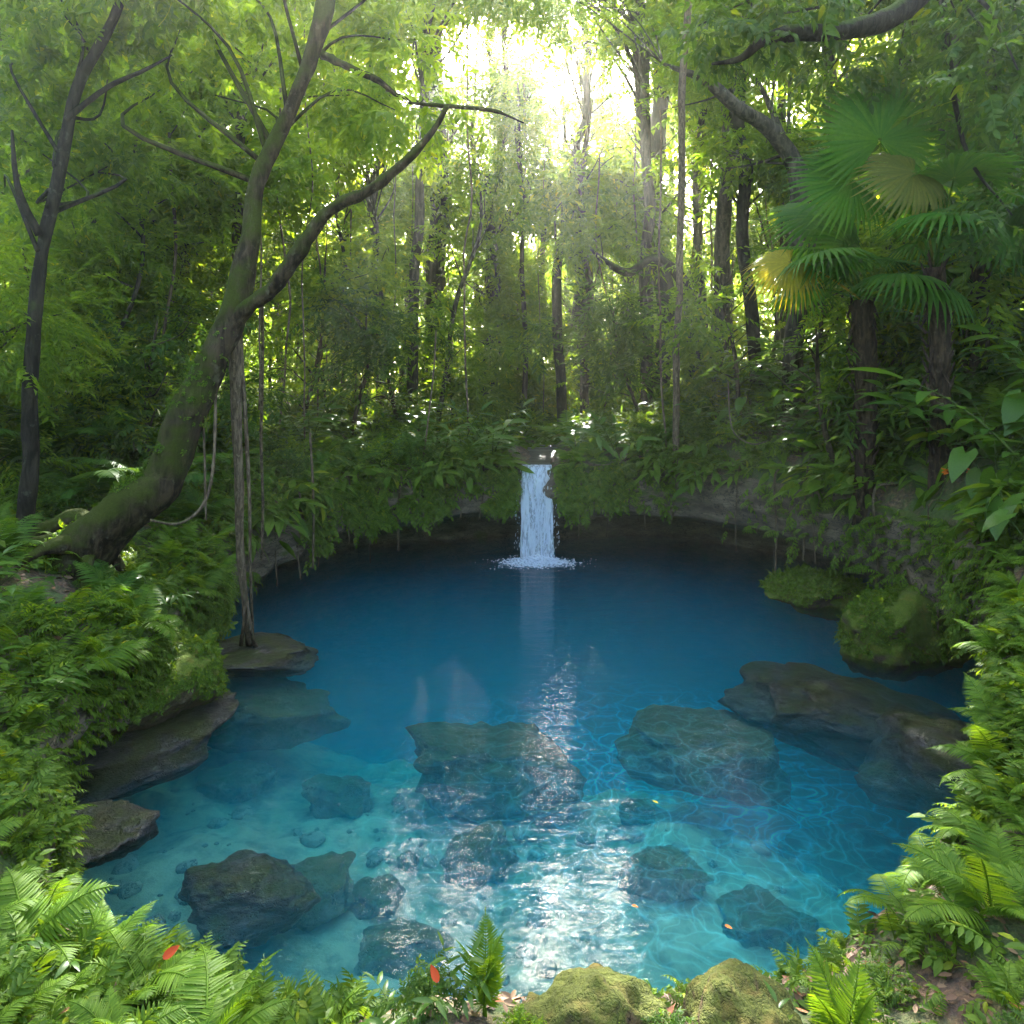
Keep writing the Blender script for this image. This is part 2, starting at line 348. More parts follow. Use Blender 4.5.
# ------------------------------------------------------------------ water
FALL = np.array([.50, 13.15])
def water_mat():
    m, ns, ln = mat('clear_blue_water'); g = N(ns, 'ShaderNodeNewGeometry'); pos = g.outputs['Position']
    mp = N(ns, 'ShaderNodeMapping'); mp.inputs['Scale'].default_value = (.75, 2.1, 1); ln.new(pos, mp.inputs[0])
    n1 = noise_(ns, ln, 1.6, 3, .5, mp.outputs[0], dist=.5); n2 = noise_(ns, ln, 6.0, 3, .55, mp.outputs[0], dist=.3)
    n3 = noise_(ns, ln, 17.0, 2, .5, mp.outputs[0])
    sb = N(ns, 'ShaderNodeVectorMath', operation='DISTANCE'); ln.new(pos, sb.inputs[0]); sb.inputs[1].default_value = (FALL[0], FALL[1], 0)
    d = sb.outputs['Value']
    rip = math_(ns, ln, 'SINE', math_(ns, ln, 'ADD', math_(ns, ln, 'MULTIPLY', d, 19.0), math_(ns, ln, 'MULTIPLY', n1, 9.0)))
    amp = math_(ns, ln, 'DIVIDE', .30, math_(ns, ln, 'ADD', d, .6))
    h = math_(ns, ln, 'ADD', math_(ns, ln, 'MULTIPLY', n1, 1.0), math_(ns, ln, 'MULTIPLY', n2, .55))
    h = math_(ns, ln, 'ADD', h, math_(ns, ln, 'MULTIPLY', n3, .10)); h = math_(ns, ln, 'ADD', h, math_(ns, ln, 'MULTIPLY', rip, amp))
    bp = N(ns, 'ShaderNodeBump'); bp.inputs['Strength'].default_value = 1.0; bp.inputs['Distance'].default_value = .0095; ln.new(h, bp.inputs['Height'])
    fr = N(ns, 'ShaderNodeFresnel'); fr.inputs['IOR'].default_value = 1.33; ln.new(bp.outputs[0], fr.inputs['Normal'])
    gl = N(ns, 'ShaderNodeBsdfGlossy'); gl.inputs['Roughness'].default_value = .025; ln.new(bp.outputs[0], gl.inputs['Normal'])
    # caustic light painted into the transparent colour: bright net lines, slightly dimmer between
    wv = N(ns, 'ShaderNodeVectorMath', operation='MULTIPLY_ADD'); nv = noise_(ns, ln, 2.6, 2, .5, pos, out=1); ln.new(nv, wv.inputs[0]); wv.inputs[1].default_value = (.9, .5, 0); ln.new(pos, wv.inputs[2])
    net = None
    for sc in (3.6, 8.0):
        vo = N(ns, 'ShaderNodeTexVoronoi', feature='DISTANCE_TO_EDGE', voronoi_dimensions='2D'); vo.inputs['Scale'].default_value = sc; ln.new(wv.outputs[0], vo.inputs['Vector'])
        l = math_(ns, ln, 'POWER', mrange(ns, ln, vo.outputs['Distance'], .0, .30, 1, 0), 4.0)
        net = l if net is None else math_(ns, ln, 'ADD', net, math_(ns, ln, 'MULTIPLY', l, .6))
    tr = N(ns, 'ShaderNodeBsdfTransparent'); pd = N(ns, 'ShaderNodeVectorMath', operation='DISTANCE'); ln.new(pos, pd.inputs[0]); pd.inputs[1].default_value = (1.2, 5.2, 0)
    caustic_amt = mrange(ns, ln, pd.outputs['Value'], 1.0, 2.6, .40, .015)  # painted caustics are strongest around the sunlit sand patch
    tcv = math_(ns, ln, 'ADD', .93, math_(ns, ln, 'MULTIPLY', net, caustic_amt))
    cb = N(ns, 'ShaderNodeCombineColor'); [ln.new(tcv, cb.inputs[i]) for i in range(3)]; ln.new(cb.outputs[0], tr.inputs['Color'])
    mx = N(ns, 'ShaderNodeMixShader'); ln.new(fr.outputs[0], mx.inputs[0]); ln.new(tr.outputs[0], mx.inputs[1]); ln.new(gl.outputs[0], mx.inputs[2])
    ab = N(ns, 'ShaderNodeVolumeAbsorption'); sa = (.72, .040, .016); k = .9
    ab.inputs['Density'].default_value = k; ab.inputs['Color'].default_value = (*[1-x/k for x in sa], 1)
    sc_ = N(ns, 'ShaderNodeVolumeScatter'); sc_.inputs['Density'].default_value = .17; sc_.inputs['Color'].default_value = (.01, .70, 1.0, 1); sc_.inputs['Anisotropy'].default_value = 0.0
    ad = N(ns, 'ShaderNodeAddShader'); ln.new(ab.outputs[0], ad.inputs[0]); ln.new(sc_.outputs[0], ad.inputs[1])
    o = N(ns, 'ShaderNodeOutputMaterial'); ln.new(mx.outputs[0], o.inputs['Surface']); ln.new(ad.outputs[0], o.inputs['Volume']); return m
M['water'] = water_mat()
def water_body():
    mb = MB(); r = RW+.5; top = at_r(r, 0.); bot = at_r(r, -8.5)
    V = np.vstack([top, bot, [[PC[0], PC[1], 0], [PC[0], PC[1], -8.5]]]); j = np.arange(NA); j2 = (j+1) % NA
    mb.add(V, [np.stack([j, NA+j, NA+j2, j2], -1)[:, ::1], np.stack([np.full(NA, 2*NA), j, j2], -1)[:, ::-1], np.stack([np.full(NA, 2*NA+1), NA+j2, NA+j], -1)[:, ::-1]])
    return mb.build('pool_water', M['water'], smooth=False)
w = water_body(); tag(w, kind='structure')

# ------------------------------------------------------------------ air, sky, sun
SUN_EL, SUN_AZ = 37.5, 1.6           # az clockwise from +Y
S = np.array([math.sin(R(SUN_AZ))*math.cos(R(SUN_EL)), math.cos(R(SUN_AZ))*math.cos(R(SUN_EL)), math.sin(R(SUN_EL))])
wd = bpy.data.worlds.new('World'); scene.world = wd; wd.use_nodes = True; ns = wd.node_tree.nodes; ns.clear(); ln = wd.node_tree.links
sky = N(ns, 'ShaderNodeTexSky', sky_type='NISHITA', sun_disc=False); sky.sun_elevation = R(SUN_EL); sky.sun_rotation = R(SUN_AZ)
sky.air_density = .8; sky.dust_density = 3.5; sky.ozone_density = 0.0
bg = N(ns, 'ShaderNodeBackground'); bg.inputs['Strength'].default_value = .15; ln.new(sky.outputs[0], bg.inputs[0])
wo = N(ns, 'ShaderNodeOutputWorld'); ln.new(bg.outputs[0], wo.inputs[0])
sl = bpy.data.lights.new('sun', 'SUN'); sl.energy = 5.0; sl.angle = R(.5); sl.color = (1, .97, .91)
so = bpy.data.objects.new('sun', sl); COL.objects.link(so); so.rotation_euler = Vector(-S).to_track_quat('-Z', 'Y').to_euler()
def haze():
    m, ns, ln = mat('haze'); v = N(ns, 'ShaderNodeVolumePrincipled')
    v.inputs['Color'].default_value = (.97, .97, .86, 1); v.inputs['Density'].default_value = HAZE; v.inputs['Anisotropy'].default_value = .82
    o = N(ns, 'ShaderNodeOutputMaterial'); ln.new(v.outputs[0], o.inputs['Volume'])
    x0, x1, y0, y1, z0, z1 = -170, 170, -160, 180, -10.5, 27
    V = np.array([(x, y, z) for z in (z0, z1) for y in (y0, y1) for x in (x0, x1)])
    tag(MB().add(V, np.array([(0, 2, 3, 1), (4, 5, 7, 6), (0, 1, 5, 4), (2, 6, 7, 3), (0, 4, 6, 2), (1, 3, 7, 5)])).build('haze', m, smooth=False), kind='stuff')
HAZE = .0026
haze()

cam = bpy.data.cameras.new('camera'); co = bpy.data.objects.new('camera', cam); COL.objects.link(co)
co.location = (0, 0, CAM_H); co.rotation_euler = (R(90), 0, 0)
cam.sensor_width = 36; cam.lens = F_PX/1024*36; cam.shift_y = -(512-YH)/1024; cam.clip_start = .05; cam.clip_end = 2000
scene.camera = co
scene.view_settings.view_transform = 'Standard'; scene.view_settings.look = 'None'; scene.view_settings.exposure = 3.55; scene.view_settings.gamma = 1
c = scene.cycles
c.use_denoising = True; c.max_bounces = 8; c.diffuse_bounces = 5; c.glossy_bounces = 2; c.transmission_bounces = 4; c.transparent_max_bounces = 8; c.volume_bounces = 4
c.sample_clamp_indirect = 6; c.sample_clamp_direct = 40; c.caustics_reflective = False; c.caustics_refractive = False
try: c.denoiser = 'OPENIMAGEDENOISE'
except Exception: pass
# ------------------------------------------------------------------ rocks
def ico(sub):
    import bmesh
    bm = bmesh.new(); bmesh.ops.create_icosphere(bm, subdivisions=sub, radius=1)
    V = np.array([v.co[:] for v in bm.verts]); F = np.array([[v.index for v in f.verts] for f in bm.faces]); bm.free(); return V, F
ICO = {k: ico(k) for k in (2, 3, 5, 6)}
def rock_vf(size, seed, rz=0, sub=5, amp=.28, flat=.0, facet=.5, strata=0.0, tilt=(0, 0)):
    V, F = ICO[sub]; V = V.copy(); n = V.copy()
    lr = np.random.default_rng(seed)
    dirs = nrm(lr.normal(size=(14, 3))); cut = lr.uniform(.62, .95, 14)
    for d_, c_ in zip(dirs, cut):
        k = V@d_; over = np.maximum(k-c_, 0); V = V-over[:, None]*d_*facet*1.6
    f = fbm(n*1.3+seed*5.1, 5, seed); V = V*(1+amp*f)[:, None]
    if flat: V[:, 2] = np.where(V[:, 2] > 0, V[:, 2]*(1-flat)+flat*.55*np.tanh(V[:, 2]*3), V[:, 2])
    V = V*np.asarray(size)
    q = V/min(size[0], size[1])
    if strata: V[:, :2] *= (1+strata*vnoise(np.stack([q[:, 0]*.8, q[:, 1]*.8, V[:, 2]*14], -1), seed+3))[:, None]
    V = V+n*(.05*min(size)*fbm(V/min(size)*3.5, 4, seed+1))[:, None]
    cx, sx = math.cos(tilt[0]), math.sin(tilt[0]); cy, sy = math.cos(tilt[1]), math.sin(tilt[1])
    V = V@np.array([[1, 0, 0], [0, cx, -sx], [0, sx, cx]]).T@np.array([[cy, 0, sy], [0, 1, 0], [-sy, 0, cy]]).T
    c, s = math.cos(rz), math.sin(rz); V = V@np.array([[c, -s, 0], [s, c, 0], [0, 0, 1]]).T
    return V, F
def rock(label, loc, size, seed, m='subrock', group=None, name='rock', cat='rock', **kw):
    V, F = rock_vf(size, seed, **kw)
    o = MB().add(V, F).build(name, M[m], loc=loc); tag(o, label, cat, group)
    ROCKS[label] = (o, V+np.asarray(loc), F); return o
ROCKS = {}
def wat(px, py, z=0.0):
    Y = (CAM_H-z)*F_PX/(py-YH); return np.array([(px-512)/F_PX*Y, Y, z])
def onfloor(px, py, dz=0):
    """the spot on the pool floor seen through pixel px, py"""
    d = np.array([(px-512)/F_PX, 1, -(py-YH)/F_PX]); t = np.linspace(2.5, 16, 2700); p = np.array([0, 0, CAM_H])+t[:, None]*d
    k = np.argmax(p[:, 2] < -floor_depth(p[:, 0], p[:, 1])); assert k > 0, (px, py); q = p[k].copy(); q[2] += dz; return q
# the rocks that show one by one
rock('big sunken slab with a flat lit top right of the bright sand patch', wat(705, 757, -.62)+[0, .2, 0], (.98, .66, .46), 3, flat=.8, strata=.05)
rock('wide dark ledge of wet rock sloping into the water below the mossy boulder', wat(835, 700)+[.35, .3, -.30], (1.3, .95, .38), 8, m='wetrock', rz=-.25, flat=.5, strata=.06, tilt=(.05, .12))
rock('dark wet rock step at the foot of the ferny right bank', wat(925, 735)+[.2, 0, -.34], (.8, .8, .45), 15, m='wetrock', flat=.4, strata=.06)
rock('large round boulder wholly covered in bright moss on the right shore', wat(908, 660)+[.15, .35, .22], (.84, .72, .58), 21, m='mossgreen', name='mossy_boulder', cat='boulder', amp=.2)
rock('low mossy hump in the shade behind the bright mossy boulder', wat(825, 604)+[.1, .3, .06], (.85, .65, .34), 24, m='mossgreen', name='mossy_boulder', cat='boulder', amp=.25)
rock('flat brown rock shelf under the long hanging root', wat(250, 655)+[-.12, .1, -.07], (.88, .68, .17), 27, m='wetrock', flat=.7, strata=.05)
rock('long brown rock shelf at the waterline under the left overhang', wat(135, 742)+[-.1, 0, -.10], (.75, 1.15, .24), 33, m='wetrock', rz=-.45, flat=.6, strata=.06, tilt=(.06, .1))
rock('small dark rock below the long brown shelf by the fern bank', wat(95, 832)+[-.1, 0, -.05], (.5, .35, .2), 35, m='wetrock', flat=.4)
rock('sunken rock shelf off the flat brown rock on the left', wat(255, 705, -.45)+[0, .1, -.1], (1.15, .75, .4), 38, flat=.5, rz=.3)
rock('dark tilted boulder just breaking the shallow water on the left', wat(245, 862)+[0, .06, -.28], (.46, .34, .20), 44, m='wetrock', flat=.3, rz=.1, tilt=(0, .1))
rock('broad sunken rock left of the bright sand patch', wat(487, 772, -.72)+[0, .2, 0], (.85, .6, .46), 52, flat=.5, amp=.4)
rock('upright sunken rock in the middle of the shallows', onfloor(486, 872, .12), (.36, .26, .30), 57, flat=.2, rz=.4)
rock('small round sunken stone at the left of the shallows', onfloor(407, 868, .05), (.10, .09, .09), 61)
rock('dark sunken rock right of the bright sand patch', onfloor(668, 888, .12), (.36, .25, .20), 63, flat=.3)
rock('sunken rock under the right fern bank', onfloor(850, 880, .15), (.62, .42, .30), 66, flat=.4)
rock('dark sunken boulder in front of the left tilted boulder', onfloor(300, 912, .14), (.42, .30, .25), 69, flat=.3, rz=.4)
rock('small sunken rock close to the near shore left of the centre fern', onfloor(400, 958, .05), (.35, .25, .22), 72, flat=.3)
rock('sunken rock between the right fern bank and the big sunken slab', onfloor(790, 850, .14), (.5, .36, .26), 77, flat=.4)
rock('low sunken rock near the right foreground fern', onfloor(760, 930, .04), (.4, .28, .2), 79, flat=.4)
rock('dark sunken rock left of the broad sunken rock in the shallows', onfloor(338, 806, .10), (.42, .30, .26), 101, flat=.4)
rock('flat sunken stone in front of the long brown shelf', onfloor(232, 792, .08), (.46, .30, .22), 103, flat=.5)
rock('sunken stone between the dark tilted boulder and the middle of the shallows', onfloor(372, 905, .06), (.26, .2, .17), 105, flat=.3)
rock('small dark sunken stone near the big sunken slab on its near side', onfloor(640, 818, .06), (.2, .15, .13), 107, flat=.3)
rock('mossy foreground rock shaped like a wedge at the bottom of the pool', P(592, 1050, 2.3)+[0, .02, -.215], (.37, .33, .40), 84, m='mossrock', name='mossy_boulder', cat='boulder', amp=.22, sub=6, tilt=(.05, .35))
rock('mossy brown foreground rock beside the right foreground fern', P(755, 1030, 2.3)+[0, .02, -.185], (.27, .26, .29), 87, m='mossrock', name='mossy_boulder', cat='boulder', amp=.25, sub=6)
rock('green hummock of mossy rock jutting from the left bank over the dark undercut', wat(180, 690, .30)+[-.30, .1, .05], (.62, .62, .48), 91, m='mossgreen', name='mossy_boulder', cat='boulder', amp=.25)
rock('mossy rock knob on the left bank beside the long hanging root', wat(210, 630, .25)+[-.25, .1, .0], (.42, .40, .40), 94, m='mossgreen', name='mossy_boulder', cat='boulder', amp=.25)
rock('pale dry rock on the lip left of the waterfall', P(480, 466, 13.6), (.58, .42, .16), 97, m='rock', flat=.4)
rock('pale dry rock on the lip right of the waterfall', P(596, 462, 13.8), (.50, .40, .17), 99, m='rock', flat=.4)
# loose stones on the pool floor: nobody could count them
mb = MB(); q = np.random.default_rng(5); k = 0
for i in range(420):
    x, y = q.uniform(-4, 3.6), q.uniform(3.4, 7.2)
    if fbm(xyz(x, y)*.8, 2, 9) < .05-.25*(x < -1): continue
    s = .02+.10*q.random()**3; V, F = ICO[2]
    V = V*(1+.35*vnoise(V*1.5+i, 3))[:, None]*np.array([s, s*.8, s*.5]); c_, s_ = math.cos(i), math.sin(i)
    mb.add(V@np.array([[c_, -s_, 0], [s_, c_, 0], [0, 0, 1]]).T+[x, y, -float(floor_depth(x, y))+s*.2], F)
M['pebble'] = rock_mat('pale_pebble', (.14, .14, .12), (.34, .33, .27), moss=0)
tag(mb.build('pebbles', M['pebble']), kind='stuff')

# ------------------------------------------------------------------ waterfall and stream
def foam_mat(name, alpha, scale, thr):
    m, ns, ln = mat(name); g = N(ns, 'ShaderNodeTexCoord')
    mp = N(ns, 'ShaderNodeMapping'); mp.inputs['Scale'].default_value = scale; ln.new(g.outputs['Object'], mp.inputs[0])
    n1 = noise_(ns, ln, 1.0, 5, .65, mp.outputs[0], dist=.3)
    f = mrange(ns, ln, n1, thr-.08, thr+.10, .04, alpha)
    d = N(ns, 'ShaderNodeBsdfPrincipled'); d.inputs['Base Color'].default_value = (.82, .88, .92, 1); d.inputs['Roughness'].default_value = .35
    t = N(ns, 'ShaderNodeBsdfTranslucent'); t.inputs['Color'].default_value = (.82, .88, .93, 1)
    a = N(ns, 'ShaderNodeMixShader'); a.inputs[0].default_value = .55; ln.new(d.outputs[0], a.inputs[1]); ln.new(t.outputs[0], a.inputs[2])
    tr = N(ns, 'ShaderNodeBsdfTransparent'); mx = N(ns, 'ShaderNodeMixShader'); ln.new(f, mx.inputs[0]); ln.new(tr.outputs[0], mx.inputs[1]); ln.new(a.outputs[0], mx.inputs[2])
    o = N(ns, 'ShaderNodeOutputMaterial'); ln.new(mx.outputs[0], o.inputs[0]); return m
M['fall'] = foam_mat('falling_water', .97, (16, 16, 1.6), .43)
M['foam'] = foam_mat('foam', .9, (9, 9, 9), .55)
M['drop'] = foam_mat('water_drops', .9, (1, 1, 1), .2)
wf = empty('waterfall', (FALL[0], FALL[1], 0), label='narrow white waterfall dropping off the mossy lip into the blue pool', cat='waterfall')
q = np.random.default_rng(8); mb = MB(); ZL = 1.86
def fall_pt(u, t, back=0.0):
    x = u*(.30+.03*t); y = .40-.26*np.sqrt(t)+back; z = ZL+.02-.02*np.sqrt(t)-1.86*t**1.15
    return np.array([x, y, z])
nu, nt = 40, 46
for lay in range(3):
    us, ts = np.linspace(-1, 1, nu), np.linspace(0, 1, nt); V = []
    for t in ts:
        for u in us:
            p = fall_pt(u, t, .03*lay); p[1] += .035*float(vnoise(np.array([u*7+lay*9, t*1.2, lay]), 4))*(t+.2); p[0] += .012*float(vnoise(np.array([u*3, t*6, lay*3.]), 8)); V.append(p)
    i = np.arange(nt-1)[:, None]*nu; j = np.arange(nu-1)[None]
    mb.add(np.array(V), np.stack([i+j, i+j+1, i+nu+j+1, i+nu+j], -1).reshape(-1, 4))
kid(wf, mb.build('water_curtain', M['fall'], wf))
mb = MB(); pos, sc = [], []
for i in range(1400):
    t = q.random()**.7; u = q.normal()*.55; p = fall_pt(np.clip(u, -1.35, 1.35), t, q.uniform(-.06, .08)); p[0] += q.normal()*.012*t
    pos.append(p); sc.append((lambda r: (r, r, r*q.uniform(1.5, 5)))(q.uniform(.003, .009)))
V, F = scatter(ICO[2], np.array(pos), np.repeat(np.eye(3)[None], len(pos), 0), np.array(sc)); mb.add(V, F)
kid(wf, mb.build('droplets', M['drop'], wf))
mb = MB(); pos, sc = [], []
for i in range(2600):
    a = q.uniform(0, 2*np.pi); r = abs(q.normal())*.26; pos.append((r*1.5*math.cos(a), -.05+r*.9*math.sin(a), .16*q.random()**2*math.exp(-r*3.5)+.005)); s_ = q.uniform(.006, .028)*math.exp(-r*1.2); sc.append((s_*1.4, s_, s_*.7))
V, F = scatter(ICO[2], np.array(pos), np.repeat(np.eye(3)[None], len(pos), 0), np.array(sc)); mb.add(V, F)
kid(wf, mb.build('splash', M['drop'], wf))
# ring of broken foam lying on the water
mb = MB(); n_a, n_r = 90, 16; V = []
for j in range(n_r):
    for i in range(n_a):
        a = 2*np.pi*i/n_a; r = .05+.52*j/(n_r-1); r *= 1+.12*float(vnoise(np.array([math.cos(a)*2, math.sin(a)*2, 1.]), 3)); V.append((1.25*r*math.cos(a), -.05+.8*r*math.sin(a), .006+.012*max(0, 1-r*1.3)+.004*float(vnoise(np.array([r*9, a*6, 0.]), 2))))
i = np.arange(n_r-1)[:, None]*n_a; j = np.arange(n_a)[None]; j2 = (j+1) % n_a
mb.add(np.array(V), np.stack([i+j, i+j2, i+n_a+j2, i+n_a+j], -1).reshape(-1, 4)); kid(wf, mb.build('foam_ring', M['foam'], wf))
# the stream that feeds it
ys = np.linspace(13.50, 19, 50); V = []
for y in ys:
    xc = .5+.10*max(y-13.5, 0); wd_ = .30+.05*math.sin(y*2.1)
    zc = float(H(xc, y))+.07+(-.0)
    for u in (-1, -.33, .33, 1): V.append((xc+u*wd_, y, zc))
V = np.array(V); V[:, 2] = np.maximum.accumulate(V[:, 2].reshape(50, 4).min(1)).repeat(4)*0+np.clip(V[:, 2], ZL, None)
i = np.arange(49)[:, None]*4; j = np.arange(3)[None]
def stream_mat():
    m, ns, ln = mat('stream_water'); g = N(ns, 'ShaderNodeNewGeometry'); n1 = noise_(ns, ln, 12, 3, .5, g.outputs['Position'])
    bp = N(ns, 'ShaderNodeBump'); bp.inputs['Strength'].default_value = .6; bp.inputs['Distance'].default_value = .02; ln.new(n1, bp.inputs['Height'])
    b = N(ns, 'ShaderNodeBsdfPrincipled'); b.inputs['Base Color'].default_value = (.03, .035, .03, 1); b.inputs['Roughness'].default_value = .35; b.inputs['Specular IOR Level'].default_value = .08; ln.new(bp.outputs[0], b.inputs['Normal'])
    o = N(ns, 'ShaderNodeOutputMaterial'); ln.new(b.outputs[0], o.inputs[0]); return m
M['stream'] = stream_mat()
tag(MB().add(V, np.stack([i+j, i+j+1, i+4+j+1, i+4+j], -1).reshape(-1, 4)).build('stream', M['stream']), kind='structure')
# ------------------------------------------------------------------ leaf shapes
def leaf4(w=.42, fold=.12, droop=.12):
    return np.array([(0, 0, 0), (-w/2, .42, fold*w*2), (w/2, .42, fold*w*2), (0, 1, -droop)]), np.array([(0, 3, 1), (0, 2, 3)])
def leafN(w=.4, rows=6, fold=.10, droop=.25, heart=0.0, wave=0.0, seed=0):
    """a leaf blade along +Y with a folded midrib, pointed tip; heart>0 gives back lobes"""
    t = np.linspace(0, 1, rows); prof_ = np.sin(np.pi*np.clip(t*.93+.05, 0, 1)**.75)**.9
    if heart: prof_ = np.clip(np.cos((t-.22)*1.9), 0, 1)**1.1; prof_[0] *= .55
    prof_[-1] = .03; V = []
    for i, (ti, p) in enumerate(zip(t, prof_)):
        z = -droop*ti**2; wv = wave*math.sin(i*2.4+seed); back = -heart*.28*(1-ti)**2
        V += [(-p*w/2, ti+back, z+fold*p*w+wv*p*w), (0, ti, z), (p*w/2, ti+back, z+fold*p*w-wv*p*w)]
    F = []
    for i in range(rows-1):
        a = 3*i; F += [(a, a+1, a+4, a+3), (a+1, a+2, a+5, a+4)]
    return np.array(V), np.array(F)
def spray_t(q, n=11, L=.55, leaf=.13, w=.42, droop=.25, tpl=None, stem=True):
    """a twig with alternate leaves in a drooping plane"""
    tpl = tpl or leaf4(w); pos, d, up, s = [], [], [], []
    for i in range(n):
        t = .12+.88*(i+.5)/n; side = -1 if i % 2 else 1; a = side*q.uniform(.7, 1.15)*(1 if i < n-1 else .1)
        pos.append((.03*math.sin(t*4)*L, L*t, -droop*L*t*t)); d.append((math.sin(a), math.cos(a), -q.uniform(.1, .6))); up.append((q.normal()*.25, q.normal()*.25, 1)); s.append(leaf*q.uniform(.7, 1.2))
    V, F = scatter(tpl, np.array(pos), frames(np.array(d), np.array(up)), np.array(s))
    if stem:
        tt = np.linspace(0, .95, 4); c_ = np.stack([.03*np.sin(tt*4)*L, L*tt, -droop*L*tt*tt], -1); e = np.array([.006, 0, 0])
        k = len(V); V = np.vstack([V, c_-e, c_+e]); F = F+[np.array([(k+i, k+i+1, k+5+i, k+4+i) for i in range(3)])]
    return V, F
q0 = np.random.default_rng(3)
SPRAY = [spray_t(q0, droop=q0.uniform(.1, .5), n=int(q0.integers(9, 14)), leaf=.145, w=.5, stem=False) for _ in range(5)]
LANCE = [spray_t(q0, n=9, L=.6, leaf=.24, w=.26, droop=q0.uniform(.3, .8), stem=False) for _ in range(4)]
PINNATE = [spray_t(q0, n=22, L=.75, leaf=.13, w=.34, droop=q0.uniform(.2, .5), stem=False) for _ in range(4)]
SETS = [SPRAY, LANCE, PINNATE, SPRAY]
SPRAY_NEAR = [spray_t(q0, n=11, L=.5, leaf=.14, droop=q0.uniform(.1, .45), tpl=leafN(.40, 5)) for _ in range(5)]
def scatter_many(mb, tpls, pos, M_, s, q):
    k = q.integers(0, len(tpls), len(pos))
    for i, t in enumerate(tpls):
        m = k == i
        if m.any(): mb.add(*scatter(t, pos[m], M_[m], s[m]))
def rand_frames(q, n, tilt=.5, drop=.25, out=None):
    a = q.uniform(0, 2*np.pi, n); d = np.stack([np.cos(a), np.sin(a), -drop+q.normal(size=n)*.35], -1)
    if out is not None: d = d+out
    up = np.stack([q.normal(size=n)*tilt, q.normal(size=n)*tilt, np.ones(n)], -1)
    return frames(d, up)

LM = {}
LM['canopy'] = leaf_mat('canopy_leaf', (.040, .092, .008), (.145, .235, .016), trans=.58, tmul=2.6)
LM['canopy_dark'] = leaf_mat('dark_canopy_leaf', (.022, .062, .009), (.085, .155, .016), trans=.50)
LM['canopy_lime'] = leaf_mat('lime_canopy_leaf', (.080, .140, .010), (.190, .265, .020), trans=.6, tmul=2.6)
LM['fern'] = leaf_mat('fern_leaf', (.055, .130, .009), (.135, .225, .016), trans=.45, yellow=0)
LM['fern_dark'] = leaf_mat('dark_fern_leaf', (.028, .085, .010), (.080, .150, .016), trans=.42, yellow=0)
LM['herb'] = leaf_mat('broad_leaf', (.032, .090, .010), (.085, .170, .016), trans=.42, rough=.36, spec=.25)
LM['cover'] = leaf_mat('ground_cover_leaf', (.038, .090, .008), (.125, .205, .016), trans=.40)
LM['palm'] = leaf_mat('palm_leaf', (.030, .105, .009), (.070, .170, .014), trans=.46, rough=.45, yellow=.03, spec=.08)
LM['palm_old'] = leaf_mat('old_palm_leaf', (.075, .10, .012), (.15, .15, .022), trans=.40)
LM['palm_yellow'] = leaf_mat('yellow_palm_leaf', (.20, .19, .012), (.34, .28, .02), trans=.40)
BARK = {}
BARK['grey'] = bark_mat('grey_bark', (.020, .017, .010), (.085, .070, .044), moss=.25)
BARK['brown'] = bark_mat('brown_bark', (.020, .015, .008), (.078, .056, .031), moss=.35)
BARK['mossy'] = bark_mat('mossy_bark', (.014, .010, .006), (.062, .043, .024), moss=.8, mosscol=(.036, .048, .007))
BARK['dark'] = bark_mat('dark_bark', (.009, .0075, .005), (.038, .031, .020), moss=.3)
BARK['vine'] = bark_mat('vine_bark', (.06, .042, .025), (.17, .125, .075), moss=.2, scale=14)
BARK['palm'] = bark_mat('palm_fibre', (.022, .014, .009), (.085, .055, .032), moss=.1, scale=10, bump=1.0)
BARK['stem'] = bark_mat('green_stem', (.04, .06, .012), (.09, .12, .025), moss=0, scale=10, bump=.2)

# ------------------------------------------------------------------ where the canopy lets the sky and the sun through
GAPS = [(488, 48, 30, 30), (553, 76, 26, 30), (520, 20, 16, 14), (596, 70, 16, 18), (365, 168, 17, 15), (205, 122, 15, 20), (790, 104, 22, 24), (22, 18, 14, 14), (742, 200, 10, 24), (435, 45, 12, 26), (655, 60, 18, 20), (300, 18, 12, 14), (870, 60, 12, 12)]
LIT = [(-1.6, 1.7, 1.35, 1.2), (-2.7, 3.0, 1.1, 1.3), (1.6, 1.0, .8, .6), (2.9, 2.7, .6, .9), (-3.4, 4.6, .6, .7), (4.6, 7.6, .9, .9), (1.65, 5.1, 1.25, 1.7), (.15, 3.5, .40, .6), (-1.9, 3.4, 1.1, 1.3), (-1.0, 6.8, .7, 1.6), (2.4, 3.0, 1.2, 1.0), (-1.8, 11.6, 1.2, 1.0), (1.8, 11.7, 1.1, 1.0), (-3.2, 10.6, 1.1, 1.0), (5.0, 8.3, 1.3, 1.2), (-4.6, 6.2, 1.1, 1.3), (-6.2, 9.5, 1.3, 1.1), (6.2, 6.6, .9, .9), (2.9, 11.4, .9, .8), (-3.6, 15.5, 1.3, 2.6), (2.8, 16, 1.0, 2.0), (-8, 14, 1.2, 2.2), (7, 12.5, 1.2, 2.0), (-1.2, 17, .7, 2), (-3.6, 5.6, .9, .9), (1.2, 2.2, .6, .6), (4.2, 5.8, .8, .7)]
